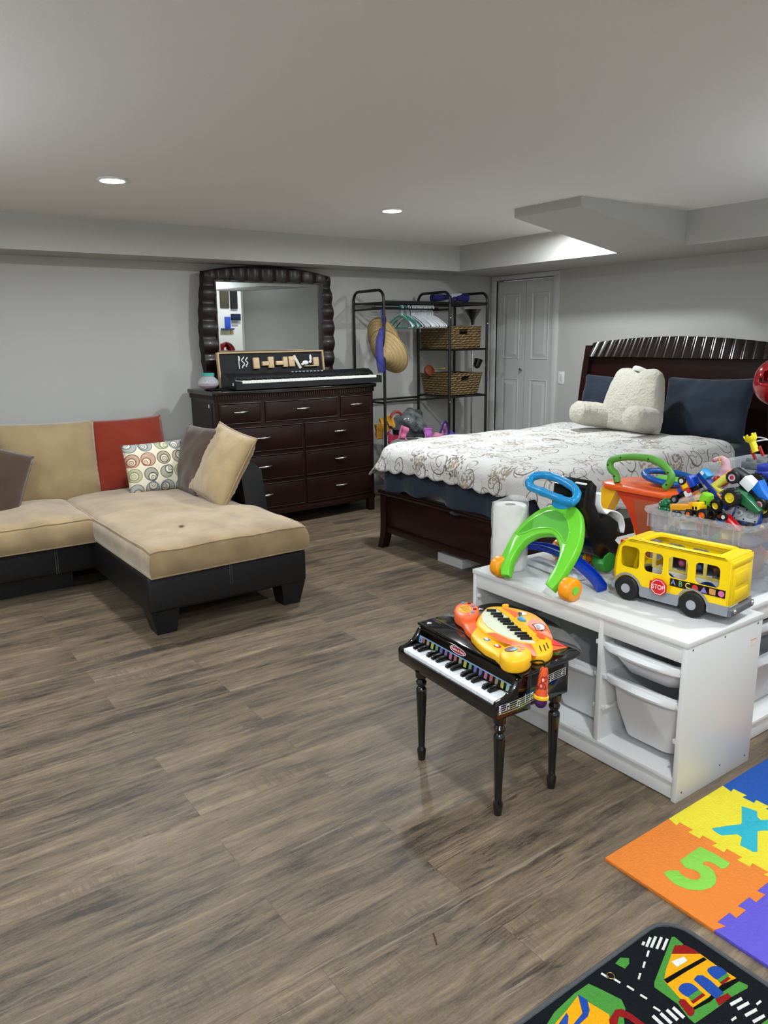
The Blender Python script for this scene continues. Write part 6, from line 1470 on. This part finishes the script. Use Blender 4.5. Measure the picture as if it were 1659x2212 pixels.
for k, (x, y) in enumerate(((1215, 680), (1270, 672), (1305, 645))): a = cc(x, y, .508); b = cc(x+28, y+72, .508); MB().tube([(a.x, a.y, .034), (b.x, b.y, .034)], .002, 5).build('whisker', blk, fo)
for k in range(14): p = cc(885+24*k, 345+26*k*.78, .514); MB().cyl((p.x, p.y, .039), (p.x, p.y, .0405), .0016, n=6).build('speaker_hole', M('hole_brown', '#8a5a14', .6), fo)
def ear(pts, pts2):
    P_ = [cc(x, y, z) for x, y, z in pts]; mb = MB(); vs = [(p.x, p.y, p.z) for p in P_]; 
    mb.add(vs, [[0, 1, 2], [0, 2, 3], [3, 2, 1], [0, 3, 1]]); mb.build('ear', cato, cat, smooth=0)
    P_ = [cc(x, y, z) for x, y, z in pts2]; MB().add([(p.x, p.y, p.z+.0008) for p in P_], [[0, 1, 2]]).build('inner_ear', M('ear_red', '#d83c40', .4), cat, solid=.001, smooth=0)
ear([(1380, 595, .512), (1572, 700, .492), (1372, 745, .500), (1372, 778, .478)], [(1386, 600, .5125), (1545, 690, .496), (1376, 668, .508)])
patch([(735, 205), (760, 190), (810, 190), (825, 205), (800, 215), (750, 215)], .020, caty, 'far_ear', fo, .014, sm=False)
# paws
def ellp(cx_, cy_, rx, ry, z, n=36, k=1): return [tuple(cc(cx_+rx*k*cos(2*pi*i/n), cy_+ry*k*sin(2*pi*i/n), z)[:2]) for i in range(n)]
def paw(cx_, cy_, rx, ry, h, mat, nm, z=.515):
    p = cc(cx_, cy_, z); return MB().prism(ellp(cx_, cy_, rx, ry, z), .001, h, bev=.008).build(nm, mat, cat, smooth=60), p
pz, pp = paw(285, 212, 160, 98, .046, cato, 'left_paw', .52)
gz = MB(); gz.prism(ellp(258, 213, 84, 50, .52, 24), .046, .0475); gp_ = gz.build('speaker_grille', M('grille_yellow', '#e8a81c', .5), pz)
for k in range(6):
    a = cc(190+10*k, 190+9*k, .52); b = cc(310+4*k, 178+14*k, .52) if k < 5 else cc(300, 252, .52); MB().tube([(a.x, a.y, .0475), (b.x, b.y, .0475)], .0011, 5).build('grille_slot', M('slot_brown', '#a86c14', .6), gp_)
for x, y, c_ in ((240, 133, '#5a8fb8'), (318, 140, '#5c0f2c'), (370, 175, '#5a8fb8'), (388, 215, '#5c0f2c'), (362, 255, '#5a8fb8')): disc2(x, y, .0065, .046, M('btn_'+c_, c_, .3), 'button', pz, 1, .003)
pz, pp = paw(912, 768, 205, 108, .046, caty, 'right_paw', .52)
disc2(850, 728, .016, .046, M('pad_maroon', '#5a2014', .3), 'paw_pad', pz, 1.5, .0012); patch([(830, 745), (900, 700), (945, 715), (900, 745)], .0472, M('pad_blue', '#5a94bc', .3), 'pad_half', pz, .001, sm=False)
for x, y in ((870, 690), (950, 688), (1000, 698), (1005, 722), (960, 745)): disc2(x, y, .0065, .046, M('toe_orange', '#c8602a', .3), 'toe_pad', pz, 1.2, .0012)
for x, y, c_ in ((545, 605, '#5a94bc'), (680, 690, '#c8322a')): 
    d_ = disc2(x, y, .014, .0265, M('slid_'+c_, c_, .25), 'slider', om, .7, .002); p = cc(x-10, y-15, .505); MB().ell((p.x, p.y, .030), (.004, .009, .004), 10).build('slider_knob', wht, d_)
disc2(318, 358, .008, .027, caty, 'knob', om, 1, .006, True); disc2(335, 360, .003, .029, M('toe_orange'), 'lamp', om, 1, .003, True)
# microphone hanging at the side on its cord
mt_ = thing('toy_microphone', 'orange and purple patterned toy microphone hanging beside the toy piano', 'toy microphone', (1.648, 1.492, .39))
MI = Tr(-1.648, -1.492, -.39)
def mic_mat():
    g = G('mic_swirl'); tc = g.n('TexCoord'); v = g.n('TexVoronoi'); g.put(g.map(tc.outputs['Object'], (1.6, 1.6, 1)), v.inputs['Vector']); v.inputs['Scale'].default_value = 48
    r_ = g.math('FRACT', g.math('MULTIPLY', v.outputs['Distance'], 2.4)); c = g.mix(g.ss(v.outputs['Distance'], .25, .3), col('#e8b0a0'), col('#c8401c')); c = g.mix(g.ss(v.outputs['Distance'], .42, .46), c, col('#6a1220')); c = g.mix(g.ss(v.outputs['Distance'], .55, .6), c, col('#d8521c'))
    g.put(c, g.b.inputs['Base Color']); g.b.inputs['Roughness'].default_value = .35; return g.m
TM = Tr(0, 0, 0) @ Ry(rad(6))
mh = MB().lathe([(.001, .112), (.010, .110), (.013, .100), (.019, .03), (.021, .022), (.001, .022)], T=TM, n=22).build('handle', mic_mat(), mt_)
MB().lathe([(.020, .010), (.0235, .012), (.0235, .020), (.020, .024)], T=TM, n=22, cap=False).build('collar', caty, mt_)
MB().ell((0, 0, 0), .020, 20, T=TM).build('mic_head', M('mic_purple', '#3a0f4a', .6), mt_)
MB().tube(catmull([(.012, 0, .112), (.016, .006, .125), (.015, .03, .122), (.01, .06, .108)], 4), .003, 6).build('cord', blk, mt_)

# ------------------------------------------------------------ interlocking foam tiles
def seam(p0, p1, n=4, d=.021, sgn=1, m=.035):
    """jigsaw edge from p0 to p1 (dovetail tabs alternately to both sides of the line)"""
    p0 = Vector(p0); p1 = Vector(p1); t_ = (p1-p0); L = t_.length; t_.normalize(); q = Vector((-t_.y, t_.x))*sgn; out = [p0]; u0 = m; step = (L-2*m)/(2*n-1)
    for k in range(n):
        a = u0+2*k*step; b = a+step
        out += [p0+t_*a-q*d*.5, p0+t_*(a-.004)+q*d*.5, p0+t_*(b+.004)+q*d*.5, p0+t_*b-q*d*.5]
    out.append(p1); return out
TH = .011; ex = [1.637, 1.947, 2.250, 2.556, 2.86]; Ya, Yb, Yc = 1.213, .868, .560
s_x = [seam((x, Ya), (x, Yb), 4) for x in ex[1:4]]
s_y = [seam((ex[i], Yb), (ex[i+1], Yb), 3, sgn=1) for i in range(3)]
def tile(label, poly, mat, name='foam_tile'):
    t = thing(name, label, 'foam tile', (sum(p[0] for p in poly)/len(poly), sum(p[1] for p in poly)/len(poly), 0)); 
    return t
def foam(nm, h='#000000'): return M(nm, h, .75, spec=.25, bump=.5, bs=120)
def mktile(label, poly, mat, glyph=None, gm=None):
    c = (sum(p[0] for p in poly)/len(poly), sum(p[1] for p in poly)/len(poly)); t = thing('foam_tile', label, 'foam tile', (c[0], c[1], 0), group=None)
    pl = [(p[0]-c[0], p[1]-c[1]) for p in poly]; MB().prism(pl, 0, TH, bev=.0012).build('tile_body', mat, t, smooth=30)
    if glyph: MB().prism([(p[0]-c[0], p[1]-c[1]) for p in glyph], TH-.002, TH+.0012, bev=.0006).build('inset', gm, t)
    return t
def gz_(pts): return [tuple(atz(1280+x*.22845, 1600+y*.22845, TH)[:2]) for x, y in pts]
five = [(1015, 1003), (1160, 1075), (1300, 1158), (1262, 1205), (1215, 1210), (1150, 1165), (1090, 1142), (1050, 1150), (1042, 1172), (1100, 1195), (1145, 1235), (1170, 1295), (1165, 1350), (1120, 1392), (1020, 1418), (900, 1407), (790, 1365), (715, 1305), (672, 1250), (720, 1228), (805, 1228), (850, 1275), (920, 1312), (985, 1318), (1022, 1298), (1015, 1258), (970, 1225), (912, 1212), (875, 1200), (825, 1135), (910, 1075)]
exx = [(1410, 622), (1480, 642), (1555, 670), (1560, 725), (1590, 752), (1659, 750), (1790, 742), (1880, 800), (1760, 846), (1600, 850), (1560, 858), (1558, 1052), (1520, 1052), (1460, 1020), (1395, 990), (1412, 912), (1370, 885), (1220, 897), (1165, 865), (1128, 832), (1260, 808), (1400, 792), (1412, 775)]
def L2(pts): return [tuple(p) for p in pts]
mktile('orange foam floor tile with a light green number five, at the mat corner', [(ex[0], Ya)] + L2(s_x[0]) + L2(s_y[0])[::-1][1:], foam('foam_orange', '#d0762c'), gz_(five), foam('foam_green', '#7cbc44'))
mktile('yellow foam floor tile with a turquoise letter X', L2(s_x[0])[::-1] + L2(s_x[1]) + L2(s_y[1])[::-1][1:-1], foam('foam_yellow', '#cfc22e'), gz_(exx), foam('foam_teal', '#2aa0b0'))
mktile('dark blue foam floor tile at the right edge beside the yellow one', L2(s_x[1])[::-1] + L2(s_x[2]) + L2(s_y[2])[::-1][1:-1], foam('foam_blue', '#1c4c98'))
mktile('orange foam floor tile beyond the dark blue one', L2(s_x[2])[::-1] + [(ex[4], Ya), (ex[4], Yb)], foam('foam_orange'))
mktile('violet foam floor tile in front of the one with the number five', L2(s_y[0]) + [(ex[1], Yc), (ex[0], Yc)], foam('foam_violet', '#5a50b8'))

# ------------------------------------------------------------ road rug
RX, RY = 1.585, .972; rg = thing('road_rug', 'black play rug with roads, green verges and yellow houses at the bottom edge', 'rug', (1.0, .5, 0)); RO = Tr(-1.0, -.5, 0)
rpoly = rrect(.62, .0, RX, RY, .075, 6)
pile = lambda n_, h='#000000': M(n_, h, .95, spec=.1, bump=.9, bs=230)
MB(RO).prism(rpoly, .0, .006).build('backing', pile('rug_black', '#15181c'), rg)
MB(RO).tube([(p[0], p[1], .004) for p in rpoly], .0068, 8, closed=True).build('bound_edge', M('rug_edge', '#474a4c', .9, bump=.5, bs=200), rg)
def rz_(pts): return [tuple(atz(1100+x*.33695, 1980+y*.33695, .0065)[:2]) for x, y in pts]
def rp_(name, mat, pts, z=.0005, smz=False, par=None):
    P_ = rz_(pts); P_ = sm_(P_, 3) if smz else P_; return MB(RO).prism(P_, .0055, .006+z, bev=0).build(name, mat, par or rg, smooth=0)
gr_ = pile('rug_green', '#4a8f3c'); yw = pile('rug_yellow', '#e6a416'); rd_ = pile('rug_red', '#8c1c1c'); bl_ = pile('rug_blue', '#244a9c'); wt_ = pile('rug_white', '#dcdcd6'); bk_ = pile('rug_line_black', '#0c0c0e')
rp_('verge', gr_, [(1042, 130), (1062, 130), (1118, 178), (1060, 200), (1105, 245), (1290, 310), (1420, 390), (1530, 440), (1528, 458), (1425, 515), (1340, 580), (1190, 685), (1150, 650), (1080, 560), (930, 452), (930, 420)])
hs = rp_('yellow_house', yw, [(1042, 238), (1222, 238), (1330, 315), (1456, 395), (1360, 435), (1280, 515), (1180, 582), (1140, 560), (1090, 520), (992, 412), (1005, 340)], .0009)
rp_('roof', rd_, [(1062, 185), (1130, 185), (1185, 212), (1222, 240), (1040, 240)], .0012, par=hs)
rp_('outline', bk_, [(990, 405), (1120, 330), (1245, 262), (1268, 276), (1140, 350), (1012, 430)], .0012, par=hs)
rp_('outline', bk_, [(1180, 582), (1185, 600), (1290, 545), (1340, 500), (1480, 410), (1456, 395), (1360, 438), (1280, 520)], .0007, par=hs)
rp_('house_window', bl_, [(1085, 470), (1105, 435), (1150, 427), (1190, 445), (1225, 490), (1180, 520), (1130, 510)], .0013, True, hs)
rp_('house_window', bl_, [(1270, 350), (1290, 325), (1330, 318), (1375, 340), (1400, 375), (1360, 400), (1320, 400)], .0013, True, hs)
rp_('flower_box', rd_, [(1165, 545), (1240, 492), (1258, 505), (1180, 560)], .0015, par=hs); rp_('flower_box', rd_, [(1350, 425), (1400, 385), (1420, 398), (1368, 438)], .0015, par=hs)
rp_('foliage', gr_, [(1150, 515), (1215, 470), (1240, 492), (1165, 545)], .0016, par=hs); rp_('foliage', gr_, [(1335, 405), (1395, 365), (1412, 380), (1350, 425)], .0016, par=hs)
rp_('house_door', bl_, [(1183, 405), (1205, 378), (1240, 378), (1290, 410), (1375, 490), (1325, 528), (1255, 470)], .0014, par=hs)
rp_('doorstep', rd_, [(1322, 530), (1400, 492), (1425, 518), (1345, 572)], .0015, par=hs)
en = rp_('envelope', wt_, [(1038, 290), (1120, 257), (1142, 284), (1076, 325)], .0014, par=hs)
rp_('brick_bush', rd_, [(1085, 545), (1120, 530), (1150, 560), (1190, 605), (1160, 640), (1115, 590)], .0012, True)
rp_('verge', gr_, [(680, 300), (712, 263), (768, 266), (770, 300), (742, 334)])
rp_('verge', gr_, [(508, 430), (560, 452), (720, 532), (746, 590), (735, 650), (740, 700), (235, 700), (290, 612), (420, 490)])
h2 = rp_('yellow_house', yw, [(440, 508), (520, 556), (640, 628), (655, 700), (290, 700), (300, 680), (370, 600)], .0009)
rp_('blue_roof', bl_, [(440, 500), (500, 535), (515, 600), (505, 640), (440, 700), (405, 700), (470, 620), (455, 560)], .0013, par=h2); rp_('blue_roof', bl_, [(368, 618), (380, 640), (375, 700), (310, 700)], .0013, par=h2)
rp_('brick_bush', rd_, [(640, 660), (680, 600), (720, 592), (790, 630), (870, 690), (820, 700), (760, 655), (705, 640), (690, 700), (645, 700)], .0013)
def stripe(c, d, w_, L_): # centre, direction, width, length in crop px
    n_ = math.hypot(*d); ux, uy = d[0]/n_, d[1]/n_; vx, vy = -uy, ux
    return [(c[0]+ux*L_*a+vx*w_*b, c[1]+uy*L_*a+vy*w_*b) for a, b in ((-1, -1), (1, -1), (1, 1), (-1, 1))]
for c, L_ in (((860, 172), 12), ((893, 163), 32), ((925, 163), 38), ((961, 170), 40), ((999, 178), 38)): rp_('crosswalk_stripe', wt_, stripe(c, (-.42, 1), 9, L_), .0008)
for c in ((889, 237), (864, 308), (835, 382)): rp_('lane_dash', wt_, stripe(c, (-.3, 1), 7, 20), .0008)
for c in ((612, 377), (690, 411), (777, 458), (862, 514), (946, 592)): rp_('lane_dash', wt_, stripe(c, (1, .62), 6, 26), .0008)
for c in ((955, 668), (1005, 652), (1045, 630), (1085, 615)): rp_('crosswalk_stripe', wt_, stripe(c, (.75, .7), 10, 48), .0008)
for c in ((1455, 545), (1500, 572), (1550, 615), (1600, 655)): rp_('crosswalk_stripe', wt_, stripe(c, (-1, .55), 11, 42), .0008)
for c, d in (((1440, 655), (-1, .7)), ((1600, 552), (-1, .8))): rp_('lane_dash', wt_, stripe(c, d, 8, 18), .0008)
rp_('verge', gr_, [(1600, 700), (1659, 655), (1700, 640), (1700, 700)])
q_ = atz(1319, 2108, .008); o = MB().tube([(q_.x+.009*cos(a_), q_.y+.009*sin(a_), .008) for a_ in [i*pi/8 for i in range(16)]], .0014, 6, closed=True).build('brass_ring', M('brass', '#8a7440', .35, metal=1)); tag(o, 'tiny brass ring lying on the rug', 'ring')
a, b = atz(936, 2016, .002), atz(943, 2040, .002); o = MB().tube([a, (a+b)/2+Vector((.001, 0, .0005)), b], .0019, 6).build('twig', M('twig_brown', '#4a1f14', .7)); tag(o, 'small dark red-brown twig lying on the empty floor', 'twig')

# ------------------------------------------------------------ things pinned to the front wall, seen only in the mirror
MN = (MT.to_3x3() @ Vector((0, -1, 0))).normalized(); MP = MT @ Vector((0, -.0165, .4))
def refl(px, py, Y=Y0+.02):
    d = ray(px, py); p = CP + d*((MP-CP).dot(MN)/d.dot(MN)); r_ = d - MN*2*d.dot(MN); return p + r_*((Y-p.y)/r_.y)
def wallitem(name, label, cat, mat, x0, y0, x1, y1, dep=.03):
    a = refl(x0, y0); b = refl(x1, y1); xa_, xb_ = sorted((a.x, b.x)); za, zb_ = sorted((a.z, b.z))
    o = MB().box((xa_, Y0, za), (xb_, Y0+dep, zb_), .004).build(name, mat); return tag(o, label, cat)
wallitem('notice_board', 'brown board on the white wall seen in the mirror', 'notice board', M('board_brown', '#4a4238', .8), 475, 624, 496, 665)
wallitem('coat', 'black coat beside the brown board seen in the mirror', 'coat', M('coat_black', '#1b1c20', .9), 496.5, 619, 513, 667, .05)
wallitem('sticky_note', 'yellow note above the brown board seen in the mirror', 'note', M('note_yellow', '#e0b030', .6), 480, 616, 492, 622, .012)
wallitem('blue_storage_box', 'blue shelf edge at the top of the mirror view', 'shelf', M('shelf_blue', '#24408a', .6), 477, 607.5, 515, 613, .08)
wallitem('blue_folder', 'bright blue folder hanging on the white wall in the mirror', 'folder', M('folder_blue', '#2a50c0', .5), 486, 684, 499, 708)
wallitem('navy_bag', 'dark navy bag hanging right of the blue folder in the mirror', 'bag', M('bag_navy', '#14203c', .9), 499.5, 678, 519, 692, .06)
wallitem('wall_paper_sheet', 'pale printed sheet below the navy bag in the mirror', 'paper', M('paper_grey', '#a8aab0', .7), 501, 694, 515, 704, .012)
wallitem('wall_ledge', 'blue ledge under the folder in the mirror', 'ledge', M('shelf_blue'), 478, 709, 505, 712, .07)
wallitem('picture_card', 'pale green picture card low in the mirror', 'card', M('card_green', '#b8bfa0', .6), 477, 713, 498, 722, .015)
wallitem('yellow_card', 'small yellow card beside the picture card in the mirror', 'card', M('note_yellow'), 498.5, 713, 503.5, 722, .015)
